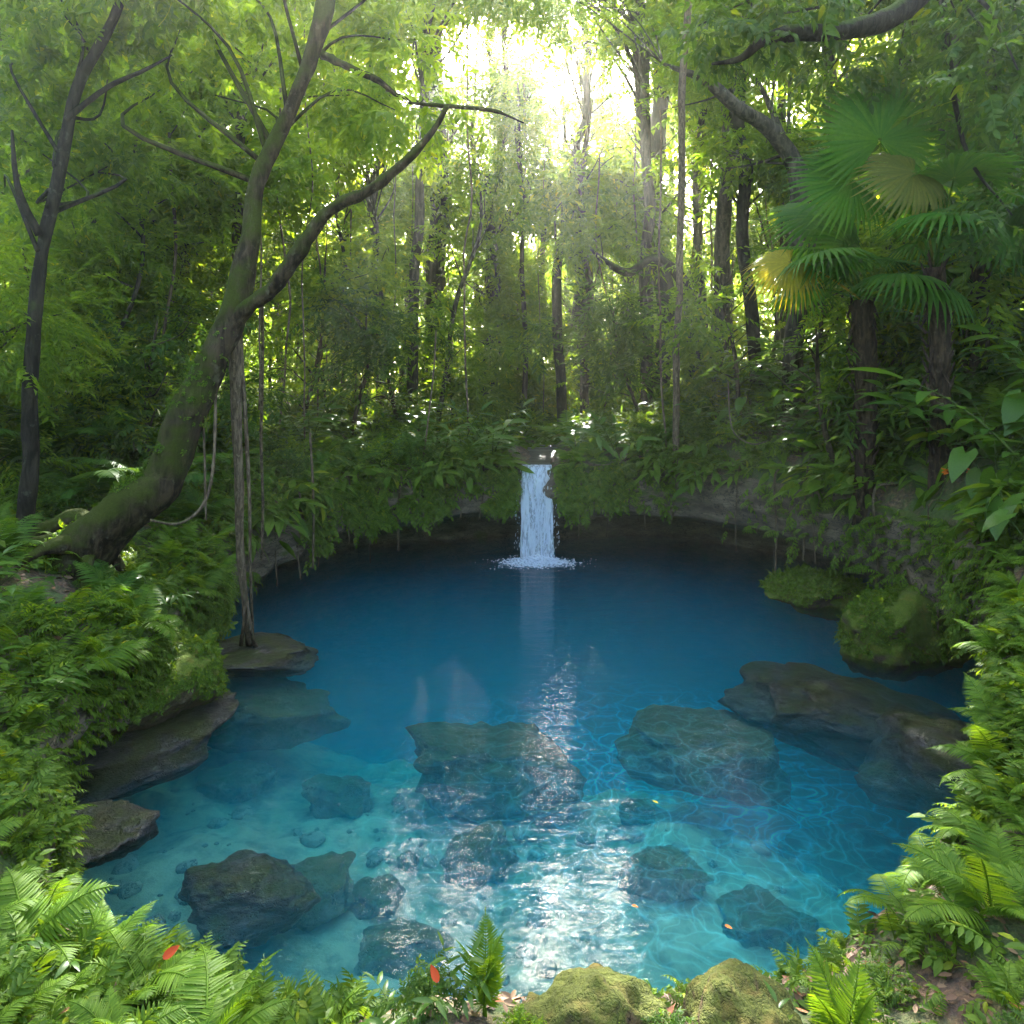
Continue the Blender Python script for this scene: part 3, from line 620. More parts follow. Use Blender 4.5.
def keep(p, q):
    """False where a leaf would fill a sky gap seen in the photo or stand in one of the sun shafts"""
    p = np.asarray(p); px, py = PX(p); k = np.ones(len(p), bool); j = .30*fbm(np.stack([px/26, py/26, p[:, 1]*.2], -1), 3, 12)
    for gx, gy, rx, ry in GAPS:
        g = ((px-gx)/rx)**2+((py-gy)/ry)**2
        k &= ~((g+j*1.6 < 1) & (p[:, 1] > 6) & (q.random(len(p)) < .86))
    g0 = p-S[None]*((p[:, 2]-.3)/S[2])[:, None]
    jj = .35*fbm(g0*1.6, 3, 44)
    for cx, cy, rx, ry in LIT:
        k &= ~((((g0[:, 0]-cx)/rx)**2+((g0[:, 1]-cy)/ry)**2+jj < 1) & (q.random(len(p)) < .985))
    k &= ~((fbm(g0*.55+3, 2, 61) > .27) & (q.random(len(p)) < .85))
    return k
def carve(V, Fs):
    """drop whole templates already handled by keep(); placeholder for clarity"""
    return V, Fs

# ------------------------------------------------------------------ trees
TREES = []
DENS = 2.5
def clumps(mb, q, cen, rad, n, size, flat=.5, tpl=None, near=False, drop=.25, carve_=True):
    cen = np.asarray(cen, float); k = len(cen); rad = np.broadcast_to(rad, (k,))
    idx = np.repeat(np.arange(k), int(n*DENS)); g = q.normal(size=(len(idx), 3)); g = g/np.maximum(np.linalg.norm(g, axis=1, keepdims=True), 1e-6)*q.random((len(idx), 1))**.45
    off = g*rad[idx][:, None]*np.array([1, 1, flat]); p = cen[idx]+off
    if carve_:
        m = keep(p, q); p, off = p[m], off[m]
    fr = rand_frames(q, len(p), .45, drop, out=nrm(off)*.9)
    scatter_many(mb, tpl or (SPRAY_NEAR if near else SETS[int(q.integers(0, 4))]), p, fr, size*q.uniform(.75, 1.25, len(p)), q)
def tree(label, path, rads, cen=None, crad=1.0, n=26, size=1.0, leaf='canopy', bark='grey', cat='tree', name='tree', group=None, limbs=(), seg=10, rough=.12, near=False, jig=.12, twigs=True, flat=.5, seed=None, limb_start=.35, lim_r=.22, carved=True):
    seed = len(TREES)+1 if seed is None else seed; q = np.random.default_rng(100+seed)
    path = np.asarray(path, float); base = path[0].copy()
    root = empty(name, base, 0, label, cat, group)
    mb = MB(); mb.add(*limb(path-base, rads, 16 if seg > 12 else 8, seg, rough, seed, jig))
    cl = catmull(path, 8); rr = interp_r(rads, len(cl))
    if cen is not None and twigs:
        zz = cl[:, 2]
        for cpt in cen:
            d = np.linalg.norm(cl-(cpt-[0, 0, .55*abs(cpt[2]-base[2])*.35]), axis=1); d[zz < base[2]+limb_start*(zz.max()-base[2])] += 50
            i = int(np.argmin(d)); s_ = cl[i]; mid = (s_+cpt)/2+q.normal(size=3)*.12*np.linalg.norm(cpt-s_)+[0, 0, .08*np.linalg.norm(cpt-s_)]
            r0 = min(rr[i]*.6, .008+.009*np.linalg.norm(cpt-s_)+rr[i]*lim_r*.3)
            mb.add(*limb([s_-base, mid-base, np.asarray(cpt)-base], [r0, r0*.6, .008], 4, 5, 0, seed))
    kid(root, mb.build('trunk', BARK[bark], root))
    for lp, lr in limbs:
        kid(root, MB().add(*limb(np.asarray(lp)-base, lr, 8, 9, rough, seed+3, jig*.6)).build('branch', BARK[bark], root))
    if cen is not None:
        mb = MB(); clumps(mb, q, np.asarray(cen)-0, crad, n, size, flat, near=near, carve_=carved)
        if mb.n:
            for v in mb.v: v -= base
            kid(root, mb.build('crown', LM[leaf], root, smooth=False))
    TREES.append(root); return root
def gz(x, y): return float(H(x, y))
def on(px, Y):
    """the ground under column px at distance Y"""
    x = (px-512)/F_PX*Y; return np.array([x, Y, gz(x, Y)-.1])

def gz(x, y): return float(H(x, y))
# ---- the trees one can tell apart
Q = np.random.default_rng(77)
# great mossy leaning tree on the left bank
b0 = P(70, 585, 7.3)
pth = [b0+[-.25, 0, -.35], P(85, 555, 7.3), P(125, 510, 7.35), P(165, 480, 7.5), P(186, 430, 7.6), P(203, 385, 7.7), P(228, 320, 7.8), P(243, 250, 7.9), P(252, 190, 8.0), P(283, 115, 8.0), P(308, 55, 8.0), P(326, -10, 8.0), P(340, -130, 8.1)]
br = [P(214, 352, 7.75), P(240, 315, 7.7), P(272, 285, 7.6), P(300, 240, 7.5), P(325, 207, 7.5), P(365, 185, 7.4), P(402, 158, 7.4), P(432, 128, 7.4), P(447, 106, 7.4)]
cen = [P(x, y, Y) for x, y, Y in [(300, -60, 8), (230, -20, 8.5), (380, -40, 8.5), (330, 20, 9.5), (180, 30, 9), (250, 60, 10), (400, 40, 9), (140, -30, 8), (350, 95, 9), (215, 95, 9.5), (160, 90, 10), (395, 110, 8.4)]]
tree('thick moss covered tree leaning from the left bank out over the pool', pth, [.38, .32, .25, .205, .18, .16, .14, .12, .11, .10, .095, .09, .08], cen, .8, 34, .85, bark='mossy', name='leaning_tree', limbs=[(br, [.10, .09, .085, .08, .072, .065, .055, .04, .025]),
     ([P(322, 55, 8), P(350, 68, 8), P(380, 80, 8.1), P(400, 95, 8.2), P(430, 105, 8.3)], [.05, .04, .035, .025, .01]),
     ([P(408, 103, 7.4), P(450, 103, 7.4), P(490, 108, 7.4), P(524, 123, 7.4)], [.015, .028, .022, .006]),
     *[([P(100, 545, 7.3), (P(100, 545, 7.3)+g_)/2+[0, 0, .12], g_], [.13, .07, .02]) for g_ in [np.array([x_, y_, gz(x_, y_)-.08]) for x_, y_ in ((-5.7, 7.0), (-4.35, 6.75), (-4.95, 6.45), (-5.6, 7.9), (-4.3, 7.6))]],
     ([P(110, 545, 7.3), P(80, 520, 7.6), P(40, 535, 7.4), P(5, 560, 7.0)], [.13, .12, .09, .05]),
     ], seg=32, rough=.30, lim_r=.12, near=True)
# slim dark tree at the left edge
pth = [on(22, 7.9), P(28, 480, 7.9), P(26, 400, 7.9), P(27, 330, 7.9), P(36, 260, 7.9), P(50, 190, 7.9), P(62, 130, 7.9), P(78, 80, 7.9), P(112, 20, 7.9), P(140, -60, 7.9)]
cen = [P(x, y, Y) for x, y, Y in [(60, 10, 8), (20, 60, 8.5), (110, 60, 9), (10, 130, 8.8), (90, 120, 9.5), (130, -20, 8), (30, -40, 8), (5, 190, 9), (70, 170, 10), (120, 160, 10)]]
tree('slim dark trunk curving up along the left edge of the view', pth, [.11, .09, .08, .075, .07, .068, .064, .06, .055, .045], cen, .8, 34, .85, bark='dark', name='slim_tree', limbs=[
     ([P(40, 235, 7.9), P(25, 190, 7.8), P(12, 130, 7.7)], [.05, .035, .015]), ([P(66, 120, 7.9), P(110, 88, 8), P(145, 72, 8), P(172, 55, 8.1)], [.035, .03, .022, .01])], near=True, lim_r=.12)
# curved branch tree right of centre
pth = [on(795, 13), P(794, 360, 13), P(797, 300, 13), P(800, 220, 13), P(798, 180, 13), P(786, 150, 13), P(765, 125, 12.8), P(738, 107, 12.6), P(705, 80, 12.5), P(664, 64, 12.4)]
cen = [P(x, y, Y) for x, y, Y in [(690, 40, 13), (740, 60, 13.5), (780, 40, 14), (660, 110, 13.5), (730, 150, 14), (830, 130, 14), (690, 170, 14.5), (820, 60, 14.5), (640, 30, 13), (610, 20, 13), (575, 5, 13.5), (540, -5, 14), (500, -10, 14)]]
tree('tree right of the liana whose stem bends over into one long curved branch', pth, [.22, .2, .19, .19, .20, .17, .15, .13, .09, .03], cen, .85, 22, 1.0, name='curved_tree', bark='grey', limbs=[([P(786, 150, 13), P(775, 120, 13.2), P(758, 85, 13.5), P(735, 60, 13.6)], [.09, .06, .045, .02])], limb_start=.6)
# dark branch reaching in at the top right
pth = [on(1075, 9.5), P(1070, 250, 9.4), P(1050, 60, 9.2), P(1000, -70, 8.8), P(950, -45, 8.2), P(905, 8, 7.8), P(850, 30, 7.6), P(795, 33, 7.6), P(765, 42, 7.6), P(742, 58, 7.6), P(712, 64, 7.6)]
cen = [P(x, y, Y) for x, y, Y in [(740, 20, 7.8), (800, 0, 7.8), (860, -10, 8), (900, 50, 8.4), (960, 20, 8), (1010, 60, 8), (1000, 120, 8.2), (830, 70, 8.5), (690, 30, 8), (950, 90, 8.6), (1020, 0, 7.5), (1030, 170, 8.2), (1012, 215, 7.2), (1018, 70, 6.6), (985, 30, 7)]]
tree('dark tree on the right whose heavy crooked branch crosses the top of the view', pth, [.25, .22, .2, .17, .15, .12, .10, .09, .06, .04, .015], cen, .65, 20, .85, leaf='canopy_dark', bark='dark', name='overhanging_tree', rough=.2, near=True, lim_r=.15, limb_start=.8)
# twisted tree at the centre back
pth = [on(700, 17), P(692, 330, 17), P(684, 285, 17), P(660, 265, 17), P(632, 275, 17), P(606, 262, 17), P(588, 246, 17)]
tree('low crooked tree stretching a twisted branch over the waterfall clearing', pth, [.2, .17, .15, .12, .11, .08, .03], [P(x, y, Y) for x, y, Y in [(600, 235, 17), (640, 245, 17.5), (680, 240, 18), (570, 250, 17.5)]], .7, 16, 1.0, name='crooked_tree', bark='dark', limb_start=.7)
# straight trunks
def straight(label, px, Y, pxt, r0, r1, cz, leaf='canopy', bark='grey', n=12, nc=9, size=1.35, spread=1.7, name='tree', zlo=.4, jig=.16, group=None, rn=24):
    q = np.random.default_rng(int(px*7+Y*31) % 9999); b = on(px, Y); top = np.array([(pxt-512)/F_PX*Y, Y+q.uniform(-.6, .6), cz])
    pth = [b]+[b+(top-b)*t+np.array([q.normal()*.18, q.normal()*.18, 0]) for t in (.25, .5, .75)]+[top]
    cl = catmull(pth, 6); cen = []
    for i in range(nc):
        t = q.uniform(zlo, 1.0); k = cl[int(t*(len(cl)-1))]; a = q.uniform(0, 2*np.pi); rr_ = spread*q.uniform(.2, 1)*(1.1-.45*t)
        cen.append(k+[rr_*math.cos(a), rr_*math.sin(a), q.uniform(-.2, .6)])
    return tree(label, pth, [r0, r0*.9, (r0+r1)/2, r1, r1*.5], np.array(cen), .80*spread/1.7, rn, size, leaf, bark, name=name, jig=jig, seed=int(px+Y*10), limb_start=zlo*.8, group=group)
straight('tall straight mossy trunk between the liana and the curved tree', 724, 16, 730, .20, .16, 15, nc=12, zlo=.45)
straight('pale trunk rising straight behind the fan palms', 822, 15, 822, .16, .13, 15, nc=12, zlo=.5)
straight('pale trunk at the top right behind the palm crowns', 942, 13, 938, .17, .14, 14, nc=12, zlo=.5, leaf='canopy_dark')
straight('broad dark trunk left of the waterfall clearing standing in mist', 432, 22, 436, .36, .3, 16, nc=12, bark='dark', zlo=.35)
straight('slim trunk leaning left just left of the misty broad trunk', 436, 17, 480, .07, .05, 9, nc=6, zlo=.5)
straight('pale slender trunk behind the branch of the leaning tree', 378, 18, 386, .12, .10, 14, nc=10, leaf='canopy_lime')
straight('thin pole trunk beside the pale slender one behind the leaning tree', 364, 16, 366, .05, .04, 11, nc=8, leaf='canopy_lime')
straight('thin pale pole trunk nearer the leaning branch', 342, 17, 344, .05, .04, 10, nc=8)
straight('brown trunk forking behind the leaning tree', 222, 13, 245, .12, .09, 13, nc=12, bark='brown')
straight('brown trunk standing straight left of the leaning tree', 185, 14, 195, .11, .09, 13, nc=12, bark='brown')
straight('dark double trunk in the shade of the left forest', 150, 13, 156, .16, .12, 13, nc=12, bark='dark')
straight('thin pale sapling pole among the palm fronds on the left', 122, 11, 124, .04, .03, 9, nc=7)
straight('dark trunk near the left edge beyond the slim curving one', 88, 15, 92, .14, .12, 14, nc=12, bark='dark')
straight('brown trunk at the far left edge half behind leaves', 40, 16, 45, .16, .12, 14, nc=12, bark='brown')
straight('dark trunk in the mist right of the clearing', 655, 21, 660, .34, .28, 15, nc=12, bark='dark')
straight('slender trunk right behind the hanging liana', 690, 19, 694, .09, .07, 14, nc=10)
straight('brown trunk among vines just behind the waterfall stream', 585, 20, 590, .14, .1, 12, nc=9, bark='brown')
straight('thin trunk leaning right in the clearing behind the waterfall', 560, 23, 548, .10, .08, 12, nc=8)
straight('dark trunk in undergrowth left of the fan palms', 758, 14.5, 752, .15, .11, 13, nc=11, bark='dark')
straight('dark trunk behind the palm trunks on the right slope', 905, 14, 900, .17, .13, 14, nc=11, bark='dark', leaf='canopy_dark')
straight('dark trunk at the right edge behind the overhanging leaves', 1010, 12, 1006, .17, .13, 13, nc=12, bark='dark', leaf='canopy_dark')
# vine draped columns either side of the clearing
def draped(label, px, Y, py0, wid, leaf, n=30, nc=34):
    q = np.random.default_rng(px); b = on(px, Y); top = P(px, py0, Y); pth = [b, b*.5+top*.5+[.2, 0, 0], top]; cen = []
    for i in range(nc):
        t = (i+.5)/nc; w = wid*(1-.55*t**2)*q.uniform(.35, 1); a = q.uniform(0, 2*np.pi); cen.append(b+(top-b)*t+[w*math.cos(a), w*math.sin(a), 0])
    tree(label, pth, [.3, .26, .1], np.array(cen), .8, n, 1.15, leaf, 'dark', name='draped_tree', seed=px, limb_start=.05, flat=1.1, cat='tree')
draped('tall tree wholly draped in vines left of the clearing behind the waterfall', 486, 21, 165, 1.5, 'canopy')
draped('dark bushy vine draped tree right of the clearing behind the waterfall', 575, 24, 185, 1.7, 'canopy_dark')
draped('lime green vine hung tree at the left of the misty clearing', 405, 26, 150, 2.0, 'canopy_lime')
draped('vine draped tree standing in mist behind the crooked branch', 625, 27, 140, 2.0, 'canopy')
# further trees: three rows of forest, each tree its own
far_n = 0
FAR_LABEL = {}
def far_tree(px, Y, k):
    q = np.random.default_rng(k*13+5); h = q.uniform(19, 24)
    leaf = ['canopy', 'canopy_lime', 'canopy', 'canopy_dark'][k % 4]
    return straight('x', px, Y, px+q.uniform(-25, 25), .11+.06*q.random(), .08, h+gz((px-512)/F_PX*Y, Y)*.5, leaf=leaf, bark=['grey', 'brown', 'dark'][k % 3], nc=30, size=1.0+.03*Y, spread=2.5, zlo=.30, name='forest_tree', group='trees of the forest behind the pool', rn=20 if Y < 24.5 else 13)
FT = []
for k, px in enumerate(range(-70, 1101, 78)): FT.append((px+Q.uniform(-22, 22), Q.uniform(19, 23), k))
for k, px in enumerate(range(-60, 1101, 72)): FT.append((px+Q.uniform(-22, 22), Q.uniform(26, 31), k+20))
FTO = [(t, far_tree(*t)) for t in FT]
# leafy young trees standing lower
def young(px, Y, h, k, leaf):
    q = np.random.default_rng(k+900); b = on(px, Y); top = b+[q.normal()*.4, q.normal()*.4, h]; pth = [b, (b+top)/2+[q.normal()*.15, 0, 0], top]
    cen = [b+(top-b)*t+[(.5+.16*h)*q.normal()*.6, (.5+.16*h)*q.normal()*.6, 0] for t in np.linspace(.25, 1, 12)]
    return tree('x', pth, [.05, .04, .015], np.array(cen), .42+.06*h, 18, .75+.02*Y, leaf, 'brown', name='young_tree', group='young trees of the understory', seed=k+400, limb_start=.1, flat=.8)
YT = []
ys_ = [(-10, 9, 3.2), (60, 10.5, 3.5), (105, 12, 4), (150, 10.5, 2.6), (195, 12.5, 3.6), (250, 14, 4), (300, 15, 4.2), (325, 17, 5), (350, 14.5, 3), (400, 15.5, 3), (450, 18, 3), (530, 22, 2.2), (610, 18, 3), (645, 16, 3.2), (705, 15, 3.5), (740, 13.5, 3), (770, 16, 4.5), (815, 12.5, 2.6), (850, 14, 4), (910, 12.5, 3.2), (960, 11, 3.2), (1000, 10, 3.2), (1040, 9, 3.5), (780, 19, 6), (270, 19, 6), (130, 17, 6), (60, 18, 6), (890, 17, 6), (838, 10.6, 2.3), (898, 10.4, 2.2), (925, 11, 3.4), (968, 10.2, 2.6), (1010, 11.5, 4.6), (900, 12, 4.4), (980, 15, 6), (200, 22, 7), (330, 23, 6), (700, 23, 7)]
for k, (px, Y, h) in enumerate(ys_): YT.append(((px, Y, k), young(px, Y, h, k, ['canopy', 'canopy_lime', 'canopy', 'canopy_dark', 'canopy'][k % 5])))

tree('slender leafy tree rising into the middle of the bright sky gap', [on(524, 20), P(522, 280, 20), P(520, 160, 20), P(517, 70, 20)], [.09, .07, .05, .015], np.array([[.1, 20, 10.4], [.25, 20.1, 10.9], [-.1, 19.9, 11.4], [.2, 20, 11.9], [.05, 20, 13.0], [-.3, 20.2, 10.8], [-.2, 20, 12.1], [.4, 20, 11.5]]), .42, 16, .9, 'canopy', 'brown', name='slender_tree', limb_start=.6, carved=False)
tree('tall tree right of the sky gap whose leafy crown arches across the top', [on(648, 18), P(645, 250, 18), P(648, 100, 18), P(640, 0, 17.8), P(618, -80, 17.5)], [.17, .15, .13, .10, .06], np.array([P(x, y, Y) for x, y, Y in [(600, -70, 17), (560, -40, 16.5), (525, -70, 16), (580, -5, 17.5), (630, 10, 18), (610, 45, 18.5), (540, 10, 17), (500, -30, 15.5), (650, -40, 17), (660, 50, 18), (585, -110, 16), (540, -110, 15), (520, 45, 18), (625, 95, 18)]]), .85, 22, 1.3, 'canopy', 'grey', name='arching_tree', limb_start=.5)
tree('tall tree left of the sky gap leaning its leafy crown over the clearing', [on(412, 17), P(415, 250, 17), P(420, 100, 17), P(430, 0, 16.8), P(445, -70, 16.5)], [.15, .13, .11, .09, .05], np.array([P(x, y, Y) for x, y, Y in [(440, -60, 16), (470, -20, 16), (420, 0, 17), (500, -60, 15.5), (455, 20, 17), (410, 60, 17.5), (480, -90, 15), (430, 90, 17.5), (390, -20, 16), (455, 75, 18), (515, -15, 16.5), (530, -80, 15)]]), .8, 22, 1.3, 'canopy', 'grey', name='arching_tree', limb_start=.5)
for k_, (lab_, px_, Y_, pts_) in enumerate([('pale slim tree whose sparse leaves break up the left of the sky gap', 476, 25, [(452, 60), (470, 30), (485, 85), (462, 105), (500, 55), (478, 128), (505, 110), (492, 10), (445, 130), (515, 140)]), ('pale slim tree whose sparse leaves break up the right of the sky gap', 566, 26, [(540, 45), (565, 25), (585, 60), (560, 95), (600, 95), (580, 125), (535, 110), (610, 45), (548, 135), (595, 15)])]):
    tree(lab_, [on(px_, Y_), P(px_+2, 250, Y_), P(px_-3, 120, Y_), P(px_+3, 20, Y_)], [.12, .10, .07, .03], np.array([P(x, y, Y_+(i % 3-1)*.8) for i, (x, y) in enumerate(pts_)]), .95, 9, 1.25, 'canopy', 'grey', name='slender_tree', limb_start=.5, carved=False)
# ---- far wood that reads as one mass
q = np.random.default_rng(9); mb = MB(); n = 15000
yy = q.uniform(33, 62, n); xx = q.uniform(-1, 1, n)*(yy*.80+3); z0 = H(xx, yy); topz = 16+3*vnoise(xyz(xx*.2, yy*.2), 3)
zz = z0+q.random(n)**.9*(topz-z0); p = np.stack([xx, yy, zz], -1); px, py = PX(p)
k = keep(p, q) & ~((np.abs(px-522) < 92+20*vnoise(p*.3, 5)) & (py < 70+25*vnoise(p*.4, 2))); p = p[k]
# the same wood carried on unseen behind the camera, added to cut sky light
m = 9000; a = q.uniform(R(52), R(308), m); r = q.uniform(13, 22, m); zc = 1.5+q.random(m)**.8*6
p2 = np.stack([r*np.sin(a), 4+r*np.cos(a), zc], -1); p2 = p2[fbm(p2*.25, 2, 3) > -.25]; p = np.vstack([p, p2])
scatter_many(mb, SPRAY, p, rand_frames(q, len(p), .5, .3), 3.0*q.uniform(.8, 1.4, len(p)), q)
tag(mb.build('distant_forest', LM['canopy'], smooth=False), kind='stuff')
# ------------------------------------------------------------------ ferns
def frond(q, L=1.0, pairs=20, w=.34, arch=1.0, hi=False, el=1.0, lobes=0.0):
    """one feather frond rising from the origin towards +Y and arching over"""
    t = np.linspace(0, 1, 18); a = el-arch*1.5*t**1.3; st = L/17
    y = np.concatenate([[0], np.cumsum(np.cos(a[:-1])*st)]); z = np.concatenate([[0], np.cumsum(np.sin(a[:-1])*st)])
    c = np.stack([.03*L*np.sin(t*3+q.uniform(0, 6)), y, z], -1); V, F = tube(c, .011*L**.5*(1-.8*t)*.6+.0012, 5, cap=False); mb = MB(); mb.add(V, F)
    T = leafN(.26, 6, .06, .18) if hi else leafN(.28, 4, .08, .2)
    tt = np.linspace(.16, .985, pairs); pos = np.stack([np.interp(tt, t, c[:, i]) for i in range(3)], -1)
    tan = nrm(np.stack([np.interp(tt, t, np.gradient(c[:, i])) for i in range(3)], -1)); up = nrm(np.cross([1, 0, 0], tan)); 
    wid = w*L*np.sin(np.pi*np.clip((tt*1.02)**.62*.97+.03, 0, 1))**.8*np.where(tt > .85, .9, 1)+.01*L
    for s in (-1, 1):
        d = s*np.array([1, 0, 0])[None]*1.0+tan*(.38+.5*tt[:, None]**2)-up*q.uniform(.0, .22, (pairs, 1)); u = up+q.normal(size=(pairs, 3))*.12
        sc_ = wid*q.uniform(.86, 1.08, pairs); sx = np.minimum(L*.78/pairs/.26, sc_*1.1)
        mb.add(*scatter(T, pos, frames(d, u), np.stack([sx, sc_, sc_], -1)))
    mb.add(*scatter(T, pos[-1:], frames(tan[-1:], up[-1:]), np.array([.06*L])))
    return mb
def fern_proto(q, nf, L, leaf, hi=False, spread=1.0, name='fern', pairs=20, w=.34, up=False):
    root = empty(name); data = [frond(q, L*s_, pairs, w*q.uniform(.85, 1.1), q.uniform(.7, 1.15)*(.55 if up else 1), hi, el=q.uniform(1.2, 1.45) if up else q.uniform(.75, 1.25)).mesh('frond', LM[leaf]) for s_ in (1, .9, .78, 1.08)]; dead = frond(q, L*.8, pairs, w*.8, 1.5, hi, el=.5).mesh('frond', LM['palm_old']) if L < .75 and not up else None
    for i in range(nf):
        o = bpy.data.objects.new('frond', data[i % 4]); COL.objects.link(o); o.parent = root; kid(root, o)
        if dead and i == nf-1: o.data = dead; o['label'] = 'withered brown frond'
        o.rotation_euler = (q.normal()*.18, q.normal()*.15, 2*np.pi*i/nf*spread+q.normal()*.25); s_ = q.uniform(.7, 1.1); o.scale = (s_,)*3
    return root
# ------------------------------------------------------------------ broad-leaved plants
def ginger_proto(q, ns_=5, L=.8, leaf=.28, m='herb', name='broadleaf_plant', w=.30, per=9, two=True):
    root = empty(name); st, fo = MB(), MB(); T = [leafN(w, 6, .10, .30, seed=i, wave=.04) for i in range(3)]
    for i in range(ns_):
        a = 2*np.pi*i/ns_+q.normal()*.5; e = q.uniform(.8, 1.35); t = np.linspace(0, 1, 8); ang = e-q.uniform(.5, 1.1)*t**1.5; l = L*q.uniform(.7, 1.1)/7
        rr = np.concatenate([[0], np.cumsum(np.cos(ang[:-1])*l)]); z = np.concatenate([[0], np.cumsum(np.sin(ang[:-1])*l)]); c = np.stack([rr*math.cos(a), rr*math.sin(a), z], -1)
        st.add(*tube(c, np.linspace(.009, .003, 8)*L, 5)); tt = np.linspace(.25, 1, per); pos = np.stack([np.interp(tt, t, c[:, k]) for k in range(3)], -1); tan = nrm(np.stack([np.interp(tt, t, np.gradient(c[:, k])) for k in range(3)], -1))
        side = nrm(np.cross(tan, [0, 0, 1])); sg = np.where(np.arange(per) % 2, 1, -1)[:, None]
        d = side*sg*1.0+tan*q.uniform(.3, .7, (per, 1))+np.array([0, 0, -1])*q.uniform(.0, .35, (per, 1)); d[-1] = tan[-1]
        scatter_many(fo, T, pos, frames(d, np.array([[0, 0, 1.]])+q.normal(size=(per, 3))*.25), leaf*q.uniform(.7, 1.15, per), q)
    kid(root, st.build('stem', BARK['stem'], root)); kid(root, fo.build('foliage', LM[m], root)); return root
def shrub_proto(q, R_=.5, n=70, m='canopy', name='shrub', leaf=.5, near=False):
    root = empty(name); st, fo = MB(), MB(); g = nrm(q.normal(size=(n, 3))); g[:, 2] = np.abs(g[:, 2])*.9-.1; p = g*R_*q.random((n, 1))**.4+[0, 0, R_*.45]
    scatter_many(fo, SPRAY_NEAR, p-nrm(g)*.1, rand_frames(q, n, .4, .15, out=g*1.0), leaf*q.uniform(.7, 1.2, n), q)
    for i in range(9): k = p[q.integers(n)]; st.add(*limb([(0, 0, -.1), k*.5+[0, 0, .05], k], [.012, .008, .003], 4, 5))
    kid(root, st.build('stem', BARK['stem'], root)); kid(root, fo.build('foliage', LM[m], root)); return root
def heart_proto(q, n=8, L=.6, leaf=.30, m='herb', name='big_leaf_plant'):
    root = empty(name); T = [MB().add(*leafN(.72, 8, .10, .35, heart=1.0, wave=.03, seed=i)).mesh('leaf', LM[m]) for i in range(2)]; st = MB()
    for i in range(n):
        a = 2*np.pi*i/n+q.normal()*.4; e = q.uniform(.7, 1.3); l = L*q.uniform(.6, 1.1); end = np.array([math.cos(a)*math.cos(e)*l, math.sin(a)*math.cos(e)*l, math.sin(e)*l])
        st.add(*limb([(0, 0, -.05), end*.55+[0, 0, .06*l], end], [.008, .006, .004], 5, 5))
        o = bpy.data.objects.new('leaf', T[i % 2]); COL.objects.link(o); o.parent = root; kid(root, o); o.location = end; o.scale = (leaf*q.uniform(.75, 1.2),)*3
        f = frames(np.array([[math.cos(a), math.sin(a), -q.uniform(.2, .9)]]), np.array([[q.normal()*.3, q.normal()*.3, 1]]))[0]
        from mathutils import Matrix
        o.rotation_euler = Matrix(f.tolist()).to_euler()
    kid(root, st.build('petiole', BARK['stem'], root)); return root
def strap_proto(q, n=16, L=.6, m='fern', name='hanging_plant', w=.09):
    """long narrow leaves arching out and hanging"""
    root = empty(name); fo = MB()
    for i in range(n):
        a = q.uniform(0, 2*np.pi); T = leafN(w, 9, .12, 0); V = T[0].copy(); l = L*q.uniform(.6, 1.2); e = q.uniform(.3, 1.2); t = V[:, 1].clip(0); ang = e-2.0*t
        V[:, 2] += .35*np.sin(e)*t*1.4-.95*t**2*.9; V[:, 1] *= .8; c_, s_ = math.cos(a), math.sin(a); V = V*l; V = V@np.array([[c_, -s_, 0], [s_, c_, 0], [0, 0, 1]]).T; fo.add(V, T[1])
    kid(root, fo.build('foliage', LM[m], root)); return root
q = np.random.default_rng(41)
PROTO = {
 'fern': [fern_proto(q, 10, .62, 'fern'), fern_proto(q, 9, .55, 'fern'), fern_proto(q, 11, .70, 'fern_dark')],
 'near_fern': [fern_proto(q, 9, .40, 'fern', hi=True, pairs=32, w=.27), fern_proto(q, 8, .36, 'fern', hi=True, pairs=30, w=.30), fern_proto(q, 10, .32, 'fern', hi=True, pairs=26, w=.34)],
 'upright_fern': [fern_proto(q, 5, .45, 'fern', hi=True, pairs=30, w=.27, up=True)],
 'tree_fern': [fern_proto(q, 8, 1.9, 'fern_dark', pairs=40, w=.24, name='feather_palm'), fern_proto(q, 7, 1.6, 'fern_dark', pairs=36, w=.26, name='feather_palm')],
 'broadleaf_plant': [ginger_proto(q), ginger_proto(q, 6, .7, .22, w=.34), ginger_proto(q, 4, .95, .34, w=.27)],
 'shrub': [shrub_proto(q), shrub_proto(q, .6, 90, 'canopy_dark', leaf=.55), shrub_proto(q, .42, 60, 'cover', leaf=.42)],
 'big_leaf_plant': [heart_proto(q), heart_proto(q, 7, .5, .24), heart_proto(q, 6, .75, .36)],
 'hanging_plant': [strap_proto(q), strap_proto(q, 20, .5, 'herb'), strap_proto(q, 14, .75, 'fern_dark', w=.11)]}
USED = set(); PLACED = []
def put(kind, loc, rz, s, zone, var=None, tilt=(0, 0)):
    v = PROTO[kind]; o = v[int(rng.integers(len(v))) if var is None else var]
    if o.name in USED: o = copy_tree(o)
    USED.add(o.name); o.location = loc; o.scale = (s,)*3; o.rotation_euler = (tilt[0], tilt[1], rz); PLACED.append((o, kind, zone, s)); return o
